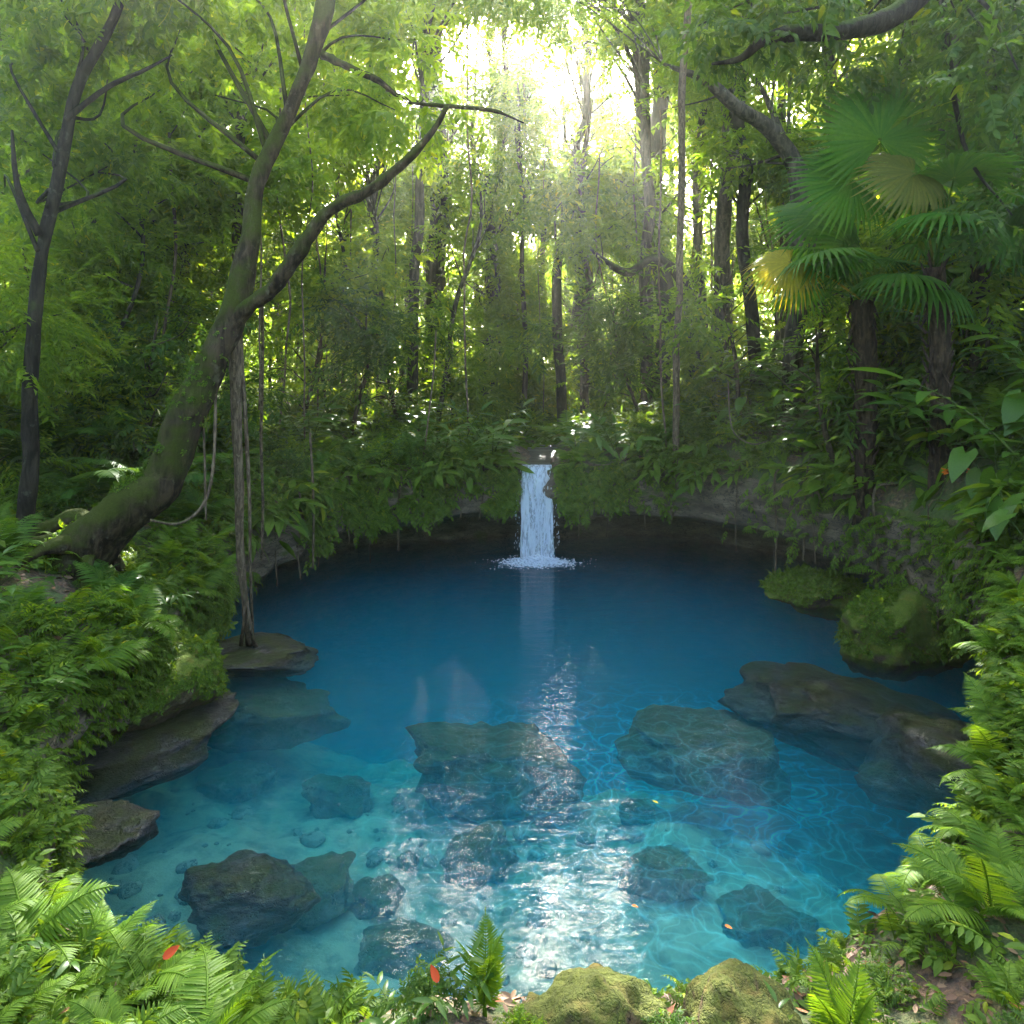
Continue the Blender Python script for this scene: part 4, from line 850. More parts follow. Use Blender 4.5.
ZONES = {  # phrase: angles, distance behind the lip, [(kind, count, scale)], spacing
 'low down on the near left bank': (-168, -140, .12, 2.7, [('near_fern', 40, .78), ('broadleaf_plant', 9, .28), ('shrub', 16, .26), ('big_leaf_plant', 3, .28)], .19),
 'on the left bank below the leaning tree': (-140, -74, -.02, 2.4, [('fern', 22, .85), ('broadleaf_plant', 9, .7), ('shrub', 9, .6), ('hanging_plant', 9, .8)], .34),
 'on the left forest floor beyond the leaning tree': (-104, -48, 1.8, 8.5, [('fern', 10, 1.2), ('tree_fern', 9, 1.0), ('shrub', 16, 1.3), ('big_leaf_plant', 7, 1.3)], .75),
 'along the lip left of the waterfall': (-72, -7, -.05, 2.4, [('fern', 12, .9), ('shrub', 20, .8), ('broadleaf_plant', 18, 1.2), ('hanging_plant', 8, 1.0)], .40),
 'along the lip right of the waterfall': (11, 40, -.05, 2.4, [('fern', 8, .9), ('shrub', 16, .8), ('hanging_plant', 5, .9), ('broadleaf_plant', 10, 1.0)], .40),
 'in the misty clearing behind the waterfall': (-40, 42, 2.6, 9, [('shrub', 26, 1.3), ('fern', 10, 1.3), ('tree_fern', 3, .9)], .8),
 'on the right slope above the dark undercut': (40, 113, .28, 3.8, [('broadleaf_plant', 36, 1.5), ('shrub', 22, .9), ('big_leaf_plant', 9, 1.1), ('fern', 12, 1.0), ('hanging_plant', 8, 1.0)], .42),
 'on the steep right bank beside the near water': (113, 164, -.05, 2.3, [('near_fern', 46, .95), ('fern', 8, .8), ('broadleaf_plant', 6, .5), ('shrub', 10, .42)], .21),
 'on the brown soil at the bottom right': (160, 174, .25, 1.5, [('near_fern', 4, .5), ('shrub', 4, .25)], .3)}
for zone, (a0, a1, d0, d1, kinds, sp) in ZONES.items():
    pts = []; flat_ = 'undercut' in zone
    for kind, cnt, sc in kinds:
        done = 0; tries = 0
        while done < cnt and tries < cnt*60:
            tries += 1; a = rng.uniform(a0, a1); u = rng.random()**1.35; d = d0+(d1-d0)*u; r = float(lip_r(a))+max(d, -.1); x, y = PC[0]+r*math.sin(R(a)), PC[1]+r*math.cos(R(a)); z = gz(x, y)
            if y < 1.15 or (-.15 < x < 1.15 and 12.6 < y < 17): continue
            px, py = PX(np.array([x, y, z+.2]))
            if not (-60 < px < 1084 and py < 1090): continue
            if kind == 'near_fern' and y < 1.6 and abs(px-512) < 250: continue
            if any((x-b[0])**2+(y-b[1])**2 < (sp*(1.0 if kind != 'tree_fern' else 1.6))**2 for b in pts): continue
            pts.append((x, y)); done += 1; lean = (.15 if flat_ else .45)*math.exp(-max(d, 0)/.6) if kind != 'tree_fern' else 0
            s = sc*rng.uniform(.75, 1.25); o = put(kind, (x, y, z-.02), 0, s, zone)
            # lean outwards over the water near the lip
            ax = Vector((-math.cos(R(a)), math.sin(R(a)), 0)) if True else None
            from mathutils import Quaternion
            out = Vector((-math.sin(R(a)), -math.cos(R(a)), 0)); axis = Vector((0, 0, 1)).cross(out)
            o.rotation_euler = (Quaternion(axis, lean*rng.uniform(.5, 1.3)) @ Quaternion((0, 0, 1), rng.uniform(0, 6.28))).to_euler()
# ferns that stand out in the foreground
def hero(kind, px, py, Y, s, rz, zone, var, tilt=(0, 0)):
    p = P(px, py, Y); return put(kind, p, rz, s, zone, var, tilt)
def standing(kind, px, Y, s, rz, zone, var, dz=0, tilt=(0, 0)):
    x = (px-512)/F_PX*Y; z = gz(x, Y) if ang_r(x, Y)[1] > lip_r(ang_r(x, Y)[0]) else .0
    return put(kind, (x, Y, z+dz), rz, s, zone, var, tilt)
h1 = standing('upright_fern', 486, 2.35, .78, .4, None, 0); h1['label'] = 'upright bright fern at the bottom centre left of the wedge shaped rock'
h2 = standing('upright_fern', 846, 2.3, .95, .9, None, 0); h2['label'] = 'upright fern at the bottom right between the brown rock and the soil bank'
for k_, (px_, Y_, kd_, s_, t_) in enumerate([(398, 2.45, 'broadleaf_plant', .24, 'left of the upright centre fern, farthest from it'), (428, 2.35, 'shrub', .24, 'between the left fern bank and the upright centre fern'), (455, 2.3, 'broadleaf_plant', .20, 'close against the left of the upright centre fern'), (520, 2.2, 'shrub', .18, 'between the upright centre fern and the wedge shaped rock'), (675, 2.2, 'shrub', .18, 'in the gap between the two mossy foreground rocks'), (800, 2.25, 'broadleaf_plant', .2, 'between the brown foreground rock and the right fern')]):
    o_ = standing(kd_, px_, Y_, s_, 1.3*k_, None, k_ % 3); o_['label'] = ('small leafy plant ' if kd_ == 'broadleaf_plant' else 'low leafy tuft ')+t_
for k_, (px_, Y_, s_, t_) in enumerate([(62, 9.6, 1.0, 'between the slim dark tree and the leaning tree'), (150, 9.4, .95, 'just behind the leaning tree'), (12, 9.2, .9, 'at the left edge behind the slim dark tree'), (105, 11.0, 1.1, 'deeper in the shade left of the leaning tree')]):
    o_ = standing('tree_fern', px_, Y_, s_, 1.7*k_, None, k_ % 2, .35); o_['label'] = 'feather palm with long arching fronds '+t_
h3 = standing('near_fern', 205, 2.45, 1.2, 2.0, None, 0); h3['label'] = 'large bright fern at the lower left reaching long fronds over the water'
h4 = standing('near_fern', 138, 2.85, 1.35, .2, None, 1); h4['label'] = 'bright fern with a frond standing up against the dark rock shelf at left'
h5 = standing('near_fern', 30, 2.9, 1.4, .9, None, 2); h5['label'] = 'yellowish fern at the left edge above the bright foreground ferns'
for k_, (px_, Y_, s_, t_) in enumerate([(1012, 6.5, 1.15, 'above the others at the right edge'), (1042, 5.8, 1.2, 'cut off by the right edge of the view'), (998, 7.3, 1.1, 'just below the orange and red blossoms')]):
    o_ = standing('big_leaf_plant', px_, Y_, s_, 2.1*k_, None, k_ % 3, 0); o_['label'] = 'large heart-leaved plant on the right bank '+t_
# ------------------------------------------------------------------ fan palms
def fan_mesh(q, Rr=.85, *a_, hub=None, bdir=None, nor=None, **k_):
    return fan_mesh_(q, Rr, *a_, hub=hub, bdir=bdir, nor=nor, **k_)
def fan_mesh_(q, Rr=.85, nseg=34, m='palm', span=5.0, pet=1.2, droop=.25, el=.9, name='frond', hub=None, bdir=None, nor=None):
    """petiole from the origin, then a pleated fan of pointed segments"""
    mb = MB(); end = np.array([0, math.cos(el)*pet, math.sin(el)*pet]) if hub is None else np.asarray(hub, float); pet = float(np.linalg.norm(end)); mb.add(*limb([(0, 0, 0), end*.55+[0, 0, .06*pet], end], [.018, .014, .010], 6, 6))
    d = nrm(np.array([0, math.cos(el*.55-.25), math.sin(el*.55-.25)])); f = frames(d[None], np.array([[0, -.6, 1.]]))[0] if bdir is None else frames(nrm(np.array([bdir])), np.array([nor], float))[0]
    V, F = [], []
    for i in range(nseg):
        a = (i/(nseg-1)-.5)*span; da = span/(nseg-1)/2; L = Rr*(1-.16*abs(a/span*2)**2)*q.uniform(.93, 1.04)
        rows = [(.03, 1.0), (.45, 1.0), (.66, .92), (.84, .45), (1.0, .04)]; k = len(V)
        for j, (t, w_) in enumerate(rows):
            r = t*L; hw = math.tan(da)*min(r, .66*L)*w_*1.02; z = -droop*r*t**2-.04*r+(-.10*q.random()*t**3 if j > 2 else 0); cx, cy = math.sin(a), math.cos(a)
            for s, zz in ((-1, .0), (0, hw*.55), (1, .0)): V.append((r*cx+s*hw*cy, r*cy-s*hw*cx, z+zz))
        for j in range(4):
            b = k+3*j; F += [(b, b+1, b+4, b+3), (b+1, b+2, b+5, b+4)]
    V = np.array(V)@f.T+end; mb.add(V, np.array(F)); return mb.mesh(name, LM[m])
def fan_palm(label, top, base, r, fronds, q, posed=()):
    root = empty('fan_palm', base, 0, label, 'palm'); t = np.asarray(top)-base
    V, F = limb([(0, 0, -.3), t*.5+[.05, 0, 0], t], [r*1.05, r*.95, r*1.1], 14, 14, .25, 3); mb = MB().add(V, F)
    for i in range(70):   # old leaf bases and fibres up the trunk
        u = q.uniform(.15, 1.02); a = q.uniform(0, 6.28); p = t*u+[r*.9*math.cos(a), r*.9*math.sin(a), 0]; o_ = np.array([math.cos(a)*.10, math.sin(a)*.10, q.uniform(.12, .3)*(1 if q.random() < .7 else -1)]); mb.add(*limb([p, p+o_*.6, p+o_], [.022, .015, .004], 3, 5))
    kid(root, mb.build('trunk', BARK['palm'], root))
    for (az, el, pet, Rr, m, dr) in fronds:
        o = bpy.data.objects.new('frond', fan_mesh(q, Rr, 36, m, q.uniform(4.6, 5.4), pet, dr, el)); COL.objects.link(o); o.parent = root; kid(root, o); o.location = t; o.rotation_euler = (0, q.normal()*.15, R(az))
        if m != 'palm': o['label'] = 'yellowed fan frond' if m == 'palm_yellow' else 'browning fan frond'
    for hub, bd, no, Rr, m, dr in posed:
        o = bpy.data.objects.new('frond', fan_mesh(q, Rr, 40, m, 4.9, 1, dr, 1, hub=np.asarray(hub)-np.asarray(top), bdir=bd, nor=no)); COL.objects.link(o); o.parent = root; kid(root, o); o.location = t
        if m != 'palm': o['label'] = 'yellowed fan frond' if m == 'palm_yellow' else 'browning fan frond'
    return root
q = np.random.default_rng(19)
# az: 0 = away from the camera, 90 = left, -90 = right, 180 = to the camera
fan_palm('tall fan palm on the right slope with the biggest spread fans', P(935, 268, 8.6), on(938, 8.7), .115, [(20, 1.25, 1.3, .85, 'palm', .2), (-40, 1.1, 1.4, .85, 'palm', .25), (-90, .8, 1.2, .8, 'palm', .3), (-140, .6, 1.2, .8, 'palm', .35), (150, .35, 1.2, .75, 'palm', .4), (60, .2, 1.2, .7, 'palm', .5), (-70, .2, 1.2, .7, 'palm', .5), (170, 1.2, 1.1, .8, 'palm', .3)], q, [(P(880, 140, 8.3), (-.05, 0, 1), (0, -1, .25), .98, 'palm', .10), (P(914, 172, 8.1), (-.8, -.3, -.3), (0, -1, .5), .72, 'palm_old', .35), (P(852, 180, 8.5), (-1, 0, .05), (0, -1, .35), .82, 'palm', .2), (P(985, 150, 8.8), (.6, 0, .9), (0, -1, .3), .9, 'palm', .2), (P(1000, 215, 8.4), (.9, 0, -.2), (0, -1, .5), .8, 'palm', .3)])
fan_palm('shorter fan palm with a yellow drooping fan left of the tall one', P(862, 300, 9.6), on(864, 9.7), .135, [ (60, .9, 1.0, .8, 'palm', .3), (130, .5, 1.1, .8, 'palm', .4), (-90, .5, .9, .75, 'palm', .4), (-30, .8, 1.0, .8, 'palm', .3), (180, .2, 1.0, .75, 'palm', .5), (30, .3, 1.0, .7, 'palm', .5), (-150, .1, .9, .7, 'palm', .7)], q, [(P(822, 216, 9.4), (-1, -.2, -.05), (0, -.8, .8), .85, 'palm', .3), (P(790, 262, 9.2), (-1, -.2, -.55), (0, -.8, .7), .62, 'palm_yellow', .5), (P(850, 245, 9.2), (-.4, -.3, .4), (0, -1, .5), .75, 'palm', .3)])
fan_palm('dark fan palm right of the tall one near the edge of the view', P(978, 262, 9.3), on(976, 9.4), .11, [(70, .9, 1.0, .75, 'palm', .3), (20, 1.2, 1.1, .8, 'palm', .25), (-60, .9, 1.0, .8, 'palm', .3), (-110, .6, 1.1, .75, 'palm', .35), (160, .7, 1.0, .75, 'palm', .35), (-160, .4, 1.0, .7, 'palm', .45), (110, .3, .9, .7, 'palm', .5)], q)
# ------------------------------------------------------------------ lianas, roots
def vine(label, pts, r, name='liana', cat='liana', bark='vine', jig=.05, group=None, rads=None, extra=()):
    pts = np.asarray(pts); b = pts[0]; mb = MB().add(*limb(pts-b, rads or [r, r, r*.9], 8, 7, .15, int(abs(b[0]*100)) % 97, jig))
    for e, er in extra: mb.add(*limb(np.asarray(e)-b, er, 6, 6, .15, 3, .02))
    o = mb.build(name, BARK[bark], loc=b); return tag(o, label, cat, group)
vine('long straight liana hanging from the canopy to the lip right of the waterfall', [on(676, 13.4), P(677, 380, 13.3), P(680, 250, 13), P(683, 120, 12.4), P(687, 0, 12), P(688, -90, 12)], .07, bark='vine', jig=.06)
wr = wat(250, 648)
vine('long hanging root reaching down to the flat brown rock in the water', [P(234, 300, 7.95), P(236, 370, 8.0), P(240, 450, 8.1), P(244, 540, 8.2), P(247, 600, 8.3), wr+[0, 0, .05]], .05, name='hanging_root', cat='root', rads=[.07, .075, .06, .05, .04, .06],
     extra=[([P(246, 590, 8.3), P(243, 625, 8.3), wr+[-.12, 0, .02]], [.02, .02, .03]), ([P(247, 600, 8.3), P(251, 630, 8.3), wr+[.10, -.05, .02]], [.02, .02, .03]), ([P(240, 330, 8.0), P(247, 460, 8.15), P(250, 560, 8.25), wr+[.03, .03, .05]], [.03, .025, .02, .02])])
V_ = [('thin looped vine hanging left of the long root', [P(222, 330, 7.9), P(205, 410, 7.7), P(203, 470, 7.6), P(206, 520, 7.6)], .014), ('vine curling below the leaning trunk', [P(216, 390, 7.7), P(214, 470, 7.5), P(205, 505, 7.4), P(180, 522, 7.3), P(150, 520, 7.2)], .018),
 ('thin vine hanging straight from the left branch to the bank', [P(262, 292, 7.9), P(260, 400, 8.5), P(263, 480, 9), P(262, 560, 9.4)], .02), ('thin root hanging off the left lip tip just above the water', [P(310, 430, 11.6), P(311, 500, 11.5), P(313, 568, 11.4)], .022),
 ('thin vine in front of the lip left of the waterfall', [P(436, 330, 13.4), P(430, 420, 13.2), P(425, 470, 13.0), P(424, 520, 12.9)], .018), ('orange brown root stump hanging over the lip right of the waterfall', [P(680, 445, 13.7), P(674, 480, 13.4), P(672, 515, 13.2)], .07),
 ('thin vine dangling from the right slope over the undercut', [P(810, 455, 10.9), P(806, 510, 10.8), P(803, 560, 10.7)], .014), ('thin vine dangling down to the bright mossy boulder', [P(943, 530, 8.3), P(940, 575, 8.2), P(938, 630, 8.1)], .013),
 ('thin curved vine swinging out on the right slope', [P(728, 380, 12.4), P(732, 430, 12), P(750, 445, 11.8), P(770, 440, 11.9)], .014),
 ('thin hanging vine near the top centre left of the sky gap', [P(258, 200, 9.5), P(262, 300, 9.8), P(259, 410, 10)], .015)]
for lab, pts, r in V_:
    if 'stump' in lab: vine(lab, pts, r, name='root', cat='root', rads=[.05, .08, .03])
    elif 'root' in lab: vine(lab, pts, r, name='hanging_root', cat='root')
    else: vine(lab, pts, r)
LV = []
for a_ in [-62, -56, -51, -44, -38, -31, -25, -17, -11, 13, 19, 27, 34, 48, 58, 69, 84, 97]:
    rr_ = float(lip_r(a_))-.12; x_, y_ = PC[0]+rr_*math.sin(R(a_)), PC[1]+rr_*math.cos(R(a_)); zt_ = gz(PC[0]+(rr_+.3)*math.sin(R(a_)), PC[1]+(rr_+.3)*math.cos(R(a_))); zl_ = max(.12, float(prof(a_)[1])-rng.uniform(.1, .75))
    LV.append((float(PX(np.array([x_, y_, 1.]))[0]), vine('x', [(PC[0]+(rr_+.35)*math.sin(R(a_)), PC[1]+(rr_+.35)*math.cos(R(a_)), zt_+.02), (x_, y_, zt_-.05), (x_+rng.normal()*.04, y_, (zt_+zl_)/2), (x_+rng.normal()*.05, y_, zl_)], rng.uniform(.008, .02), name='hanging_root', cat='root', jig=.03, group='thin roots hanging off the lip around the pool')))
TV = []
for k in range(26):
    px = [170, 195, 212, 230, 275, 290, 305, 318, 330, 352, 392, 408, 455, 470, 520, 545, 600, 612, 640, 664, 712, 742, 768, 840, 100, 135][k]; Y = 10.5+float(rng.uniform(0, 9))+3*(400 < px < 700); t0, b0_ = P(px+rng.uniform(-6, 6), rng.uniform(-20, 160), Y), on(px+rng.uniform(-4, 4), Y)
    if ang_r(b0_[0], b0_[1])[1] < lip_r(ang_r(b0_[0], b0_[1])[0])+.1: Y = 15.5; t0, b0_ = P(px, rng.uniform(0, 160), Y), on(px, Y)
    TV.append((px, vine('x', [b0_, (b0_*2+t0)/3+[rng.normal()*.1, 0, 0], (b0_+t0*2)/3+[rng.normal()*.1, 0, 0], t0], rng.uniform(.012, .026), jig=.12, group='thin lianas hanging in the forest')))

# ------------------------------------------------------------------ what nobody could count: ground cover, cliff ivy, leaf litter
q = np.random.default_rng(23)
COVER = [spray_t(q, n=8, L=.16, leaf=.06, w=.5, droop=.3, tpl=leafN(.5, 4), stem=False) for _ in range(5)]+[(lambda m_: (np.concatenate(m_.v), m_.f))(frond(q, .22, 9, .34, 1.0)) for _ in range(3)]
BIGC = [spray_t(q, n=7, L=.3, leaf=.17, w=.32, droop=.5, tpl=leafN(.32, 4), stem=False) for _ in range(3)]
def cover_on(a, d, q):
    r = lip_r(a)+d; x, y = PC[0]+r*np.sin(np.radians(a)), PC[1]+r*np.cos(np.radians(a)); return np.stack([x, y, H(x, y)], -1)
def visible(p): px, py = PX(p); return (p[:, 1] > 1.0) & ~((np.abs(p[:, 0]-.5) < .40) & (p[:, 1] > 12.5) & (p[:, 1] < 16)) & (px > -70) & (px < 1094) & (py < 1120)
def bare(p):   # brown soil shows here
    return (fbm(p*np.array([1, 1, 0])*.9, 3, 71) > .30) | ((p[:, 0] > .2) & (p[:, 1] < 2.5) & (p[:, 0] < 2.2) & (fbm(p*2.1, 2, 4) > -.35)) 
def cover(a0, a1, d0, d1, n, s0, pw=1.4):
    a = q.uniform(a0, a1, n); d = d0+(d1-d0)*q.random(n)**pw; p = cover_on(a, d, q); m = visible(p) & ~bare(p); a, d, p = a[m], d[m], p[m]
    out = np.stack([-np.sin(np.radians(a)), -np.cos(np.radians(a)), 0*a], -1)*np.exp(-np.maximum(d, 0)/.5)[:, None]*.7
    return p+[0, 0, .01], rand_frames(q, len(p), .4, -.25, out=out), s0*q.uniform(.6, 1.4, len(p))
mb = MB()
for args in [(-176, -138, 0, 3, 4200, .75), (-140, -70, 0, 3, 3600, 1.15), (-120, -45, 2, 8, 2600, 1.9), (-72, -6, 0, 3, 2600, 1.7), (10, 42, 0, 3, 1700, 1.7), (-45, 45, 2.5, 9, 1500, 2.4), (40, 115, .15, 4, 5200, 1.6), (112, 166, 0, 2.5, 4600, 1.0), (160, 178, 0, 2, 900, .55)]:
    p, fr, s = cover(*args); far_ = args[6-1] >= 1.4; scatter_many(mb, COVER+(BIGC if far_ else []), p, fr, s, q)
tag(mb.build('ground_cover', LM['cover'], smooth=False), kind='stuff')
# leaves and moss hanging on the lip face of the cliff
mb = MB(); n = 9000; a = q.uniform(-150, 158, n); t = q.random(n)**.8; wgt = np.interp(a, [-150, -125, -100, -64, -20, 22, 27, 45, 62, 90, 120, 158], [.8, 1, .9, .9, 1, 1, .25, .07, .1, .25, .8, .8]); m = q.random(n) < wgt; a, t = a[m], t[m]
r = lip_r(a); zb, zt = prof(a)[1], prof(a)[2]; r = r-.10*np.sin(np.pi*t)*0-.06; x, y = PC[0]+r*np.sin(np.radians(a)), PC[1]+r*np.cos(np.radians(a)); g_ = H(PC[0]+(r+.1)*np.sin(np.radians(a)), PC[1]+(r+.1)*np.cos(np.radians(a)))
z = zb-.02+(g_-zb)*t-(1-t)*np.clip(.22*fbm(xyz(np.radians(a)*9, 0), 3, 6), -.05, .3); p = np.stack([x, y, z], -1); m = visible(p) & (fbm(p*1.3, 3, 15) > -.32); a, p = a[m], p[m]; out = np.stack([-np.sin(np.radians(a)), -np.cos(np.radians(a)), -.9+0*a], -1)
s = np.interp(p[:, 1], [2, 6, 14], [.7, .95, 1.5])*q.uniform(.6, 1.3, len(p))
scatter_many(mb, COVER, p, frames(out+q.normal(size=(len(p), 3))*.45, -out*[1, 1, 0]*-1+[0, 0, 1]+q.normal(size=(len(p), 3))*.2), s, q)
tag(mb.build('cliff_ivy', LM['cover'], smooth=False), kind='stuff')
# moss tufts and small ferns growing on the mossy boulders: part of each boulder
TUFT = [spray_t(q, n=7, L=.05, leaf=.028, w=.6, droop=.2, stem=False) for _ in range(4)]
for lab, (o, V, F) in ROCKS.items():
    if 'boulder' not in o.name or 'foreground' in lab: continue
    tri = V[F]; nn = np.cross(tri[:, 1]-tri[:, 0], tri[:, 2]-tri[:, 0]); ar = np.linalg.norm(nn, axis=1); nn = nrm(nn); cen_ = tri.mean(1); w_ = ar*np.clip(nn[:, 2]+.45, 0, 1)*(cen_[:, 2] > .06)*(fbm(cen_*2.6, 3, 19) > -.38); w_ /= w_.sum()
    i = q.choice(len(F), 2600, p=w_); mb = MB(); d = nn[i]*.5+q.normal(size=(len(i), 3))*.5+[0, -.2, -.3]
    scatter_many(mb, TUFT, cen_[i]-np.array(o.location), frames(d, nn[i]+q.normal(size=(len(i), 3))*.25), q.uniform(.7, 1.5, len(i)), q)
    i = i[:160]; d = nn[i]*.6+q.normal(size=(len(i), 3))*.5
    scatter_many(mb, COVER, cen_[i]-np.array(o.location), frames(d, nn[i]+[0, 0, .3]), q.uniform(.4, .9, len(i)), q)
    mo = mb.build('moss', LM['cover'], o, smooth=False); tag(mo, kind='stuff')
lt = TREES[0]; tr_ = [k for k in KIDS[lt.name] if k.name.startswith('trunk')][0]; me = tr_.data
V = np.zeros(len(me.vertices)*3); me.vertices.foreach_get('co', V); V = V.reshape(-1, 3); F = np.array([list(p_.vertices) for p_ in me.polygons if len(p_.vertices) == 4]); tri = V[F]
nn = np.cross(tri[:, 1]-tri[:, 0], tri[:, 3]-tri[:, 0]); ar = np.linalg.norm(nn, axis=1); nn = nrm(nn); cen_ = tri.mean(1); hz = cen_[:, 2]
w_ = ar*np.clip(nn[:, 2]+.35, 0, 1)*np.clip((3.4-hz)/2, 0, 1)*(fbm(cen_*2.3, 3, 5) > -.1)*(np.linalg.norm(cen_[:, :2], axis=1) < 3.2); w_ /= w_.sum()
i = q.choice(len(F), 1500, p=w_); mb = MB(); d = nn[i]*.5+q.normal(size=(len(i), 3))*.5+[0, -.1, -.3]
scatter_many(mb, TUFT, cen_[i], frames(d, nn[i]+q.normal(size=(len(i), 3))*.3), q.uniform(.6, 1.3, len(i)), q)
i = i[:90]; scatter_many(mb, COVER, cen_[i], frames(nn[i]*.6+q.normal(size=(len(i), 3))*.6, nn[i]+[0, 0, .3]), q.uniform(.4, .9, len(i)), q)
tag(mb.build('moss', LM['cover'], lt, smooth=False), kind='stuff')
# leaf litter
def litter_mat():
    m, ns, ln = mat('dead_leaf'); g = N(ns, 'ShaderNodeNewGeometry'); c = ramp_(ns, ln, g.outputs['Random Per Island'], [(0, (.05, .026, .012)), (.45, (.12, .06, .025)), (.8, (.20, .12, .05)), (1, (.30, .09, .025))])
    b = N(ns, 'ShaderNodeBsdfPrincipled'); ln.new(c, b.inputs['Base Color']); b.inputs['Roughness'].default_value = .7; o = N(ns, 'ShaderNodeOutputMaterial'); ln.new(b.outputs[0], o.inputs[0]); return m
M['litter'] = litter_mat(); DEAD = [leafN(.45, 4, .25, -.15), leafN(.55, 4, -.2, .2), leafN(.35, 4, .1, .3)]
mb = MB()
for a0, a1, d0, d1, n, s0 in [(-178, -140, 0, 3, 1500, .05), (-140, -80, .2, 5, 2200, .085), (155, 179, 0, 2.6, 1900, .045), (176, 184, 0, 2.5, 500, .045), (60, 112, 1, 4, 700, .09)]:
    a = q.uniform(a0, a1, n); d = d0+(d1-d0)*q.random(n); p = cover_on(a, d, q); m = visible(p); p = p[m]
    scatter_many(mb, DEAD, p+[0, 0, .012], frames(q.normal(size=(len(p), 3))*[1, 1, .2], np.array([[0, 0, 1.]])+q.normal(size=(len(p), 3))*.35), s0*q.uniform(.6, 1.4, len(p)), q)
tag(mb.build('leaf_litter', M['litter']), kind='stuff')
# single fallen leaves and blossoms that stand out by colour
def colour_mat(name, c): 
    m, ns, ln = mat(name); b = N(ns, 'ShaderNodeBsdfPrincipled'); b.inputs['Base Color'].default_value = (*c, 1); b.inputs['Roughness'].default_value = .6; b.inputs['Specular IOR Level'].default_value = .1; o = N(ns, 'ShaderNodeOutputMaterial'); ln.new(b.outputs[0], o.inputs[0]); return m
M['orange'] = colour_mat('orange_leaf', (.42, .11, .01)); M['yellow'] = colour_mat('yellow_leaf', (.40, .33, .02)); M['red'] = colour_mat('red_leaf', (.50, .07, .02))
for lab, p, s, m_ in [('orange leaf afloat in front of the brown foreground rock', wat(725, 925, .012), .05, 'orange'), ('orange leaf afloat in the dark water on the right', wat(887, 877, .012), .045, 'orange'), ('yellow leaf afloat beside the big sunken slab', wat(658, 803, .012), .05, 'yellow'), ('ochre leaf afloat below the bright sand patch', wat(632, 905, .012), .045, 'orange'),
    ('red orange leaf caught in the ferns at the lower left', P(163, 958, 2.35), .06, 'red'), ('dark red leaf on the small plant beside the centre fern', P(438, 982, 2.1), .05, 'red'), ('orange dead leaf lying on the brown soil at the bottom right', None, .06, 'orange')]:
    if p is None: p = np.array([.61*2.05, 2.05, gz(.61*2.05, 2.05)+.03])
    V, F = leafN(.5, 6, .15, -.12); a = rng.uniform(0, 6.28); c_, s_ = math.cos(a), math.sin(a); o = MB().add((V*s)@np.array([[c_, -s_, 0], [s_, c_, 0], [0, 0, 1]]).T, F).build('fallen_leaf', M[m_], loc=p); tag(o, lab, 'leaf', 'single bright fallen leaves')
    if 'caught' in lab or 'plant' in lab: o.rotation_euler = (.9, .2, 0)
def blossom(label, p, m_):
    root = empty('flower', p, 0, label, 'flower'); mb = MB()
    T = leafN(.5, 5, .1, .15); n = 14; a = np.arange(n)*2.4; d = np.stack([np.cos(a), np.sin(a), .3+.5*np.sin(a*3)], -1); mb.add(*scatter(T, np.zeros((n, 3)), frames(d, np.tile([0, -.5, 1.], (n, 1))), np.full(n, .085))); kid(root, mb.build('petals', M[m_], root))
    kid(root, MB().add(*limb([(0, 0, 0), (.02, .1, -.2), (.0, .3, -.5)], [.008, .008, .006], 5, 5)).build('stem', BARK['stem'], root))
blossom('orange yellow blossom among the leaves on the right slope', P(948, 472, 7.6), 'orange'); blossom('dull red blossom right of the orange one on the right slope', P(973, 472, 7.5), 'red')

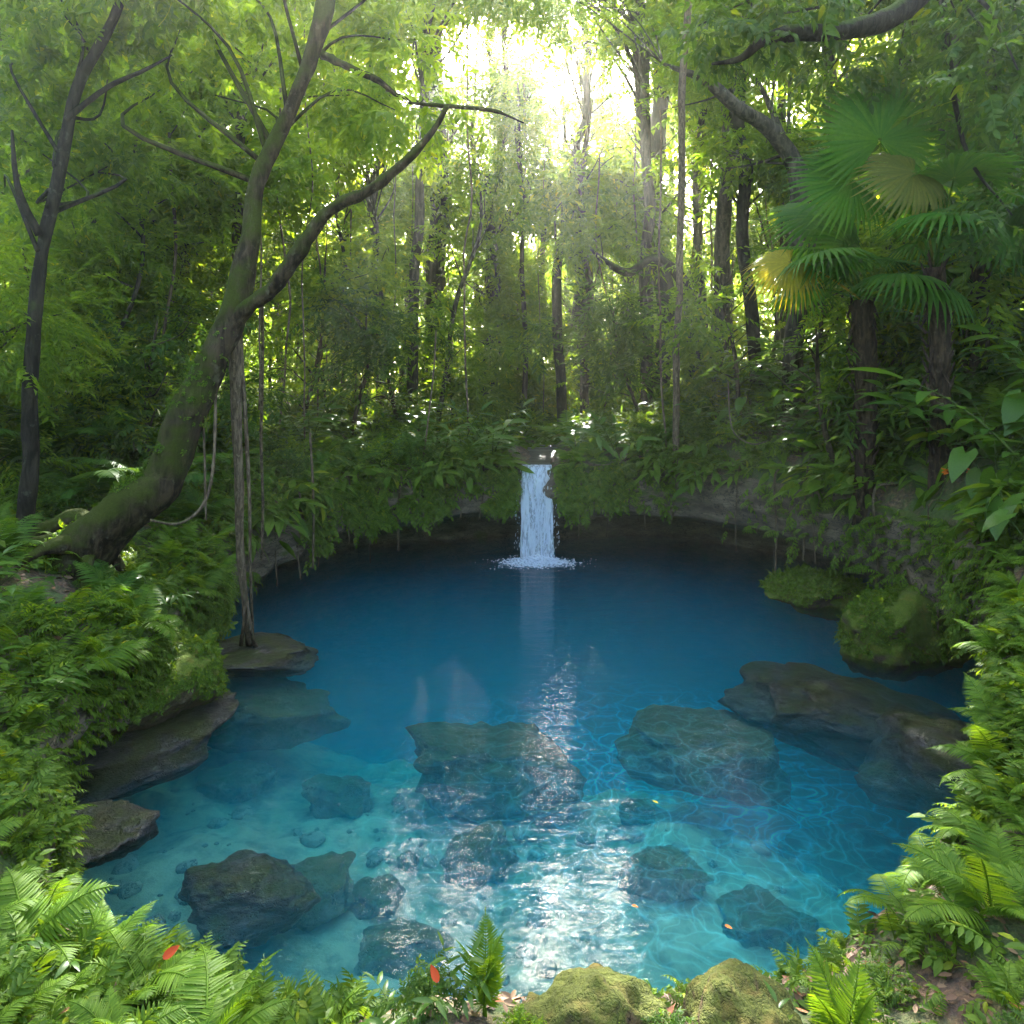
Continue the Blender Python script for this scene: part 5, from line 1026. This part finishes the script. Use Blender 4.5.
# ------------------------------------------------------------------ labels that single each plant out
ORD = ['leftmost', 'second', 'third', 'fourth', 'fifth', 'sixth', 'seventh', 'eighth', 'ninth', 'tenth', 'eleventh', 'twelfth', 'thirteenth', 'fourteenth', 'fifteenth', 'sixteenth', 'seventeenth', 'eighteenth', 'nineteenth', 'twentieth', 'twenty-first', 'twenty-second', 'twenty-third', 'twenty-fourth', 'twenty-fifth', 'twenty-sixth', 'twenty-seventh', 'twenty-eighth', 'twenty-ninth', 'thirtieth', 'thirty-first', 'thirty-second', 'thirty-third', 'thirty-fourth', 'thirty-fifth']+[f'{t}-{u}' for t in ('thirty', 'forty', 'fifty') for u in ('first', 'second', 'third', 'fourth', 'fifth', 'sixth', 'seventh', 'eighth', 'ninth') if not (t == 'thirty' and u in ('first', 'second', 'third', 'fourth', 'fifth'))]
def nth(i, noun, rest): return f'{ORD[0]} {noun} {rest}' if i == 0 else f'{ORD[i]} {noun} from the left {rest}'
NOUN = {'fern': ('fern', 'fern'), 'near_fern': ('fine fern', 'fern'), 'upright_fern': ('fern', 'fern'), 'tree_fern': ('feather palm', 'palm'), 'broadleaf_plant': ('lance-leaved plant', 'plant'), 'shrub': ('leafy bush', 'shrub'), 'big_leaf_plant': ('heart-leaved plant', 'plant'), 'hanging_plant': ('strap-leaved plant', 'plant')}
by = {}
for o, kind, zone, s in PLACED:
    n_, c_ = NOUN[kind]; o['category'] = c_
    if zone: by.setdefault((n_, zone), []).append(o); o['group'] = n_.replace('fine ', '')+'s around the pool' if n_[-1] != 'h' else 'leafy bushes around the pool'
for (n_, zone), os_ in by.items():
    os_.sort(key=lambda o: PX(np.array(o.location))[0])
    for i, o in enumerate(os_): o['label'] = nth(i, n_, zone)
rows_ = {}
for (px, Y, k), o in FTO: rows_.setdefault('in the nearer row of forest behind the pool' if Y < 24.5 else 'in the farther row of forest behind the pool', []).append((px, o))
for (px, Y, k), o in YT: rows_.setdefault('growing low in the forest around the pool', []).append((px, o))
for rest, l in rows_.items():
    for i, (px, o) in enumerate(sorted(l, key=lambda e: e[0])): o['label'] = nth(i, 'young tree' if 'low' in rest else 'leafy tree', rest)
for i, (px, o) in enumerate(sorted(LV, key=lambda e: e[0])): o['label'] = nth(i, 'thin root', 'hanging from the lip in front of the undercut')
for i, (px, o) in enumerate(sorted(TV, key=lambda e: e[0])): o['label'] = nth(i, 'thin liana', 'hanging among the forest trunks behind the pool')
# prototypes that were never placed are removed
for v in PROTO.values():
    for o in v:
        if o.name not in USED:
            for k in KIDS.get(o.name, []): bpy.data.objects.remove(k)
            bpy.data.objects.remove(o)
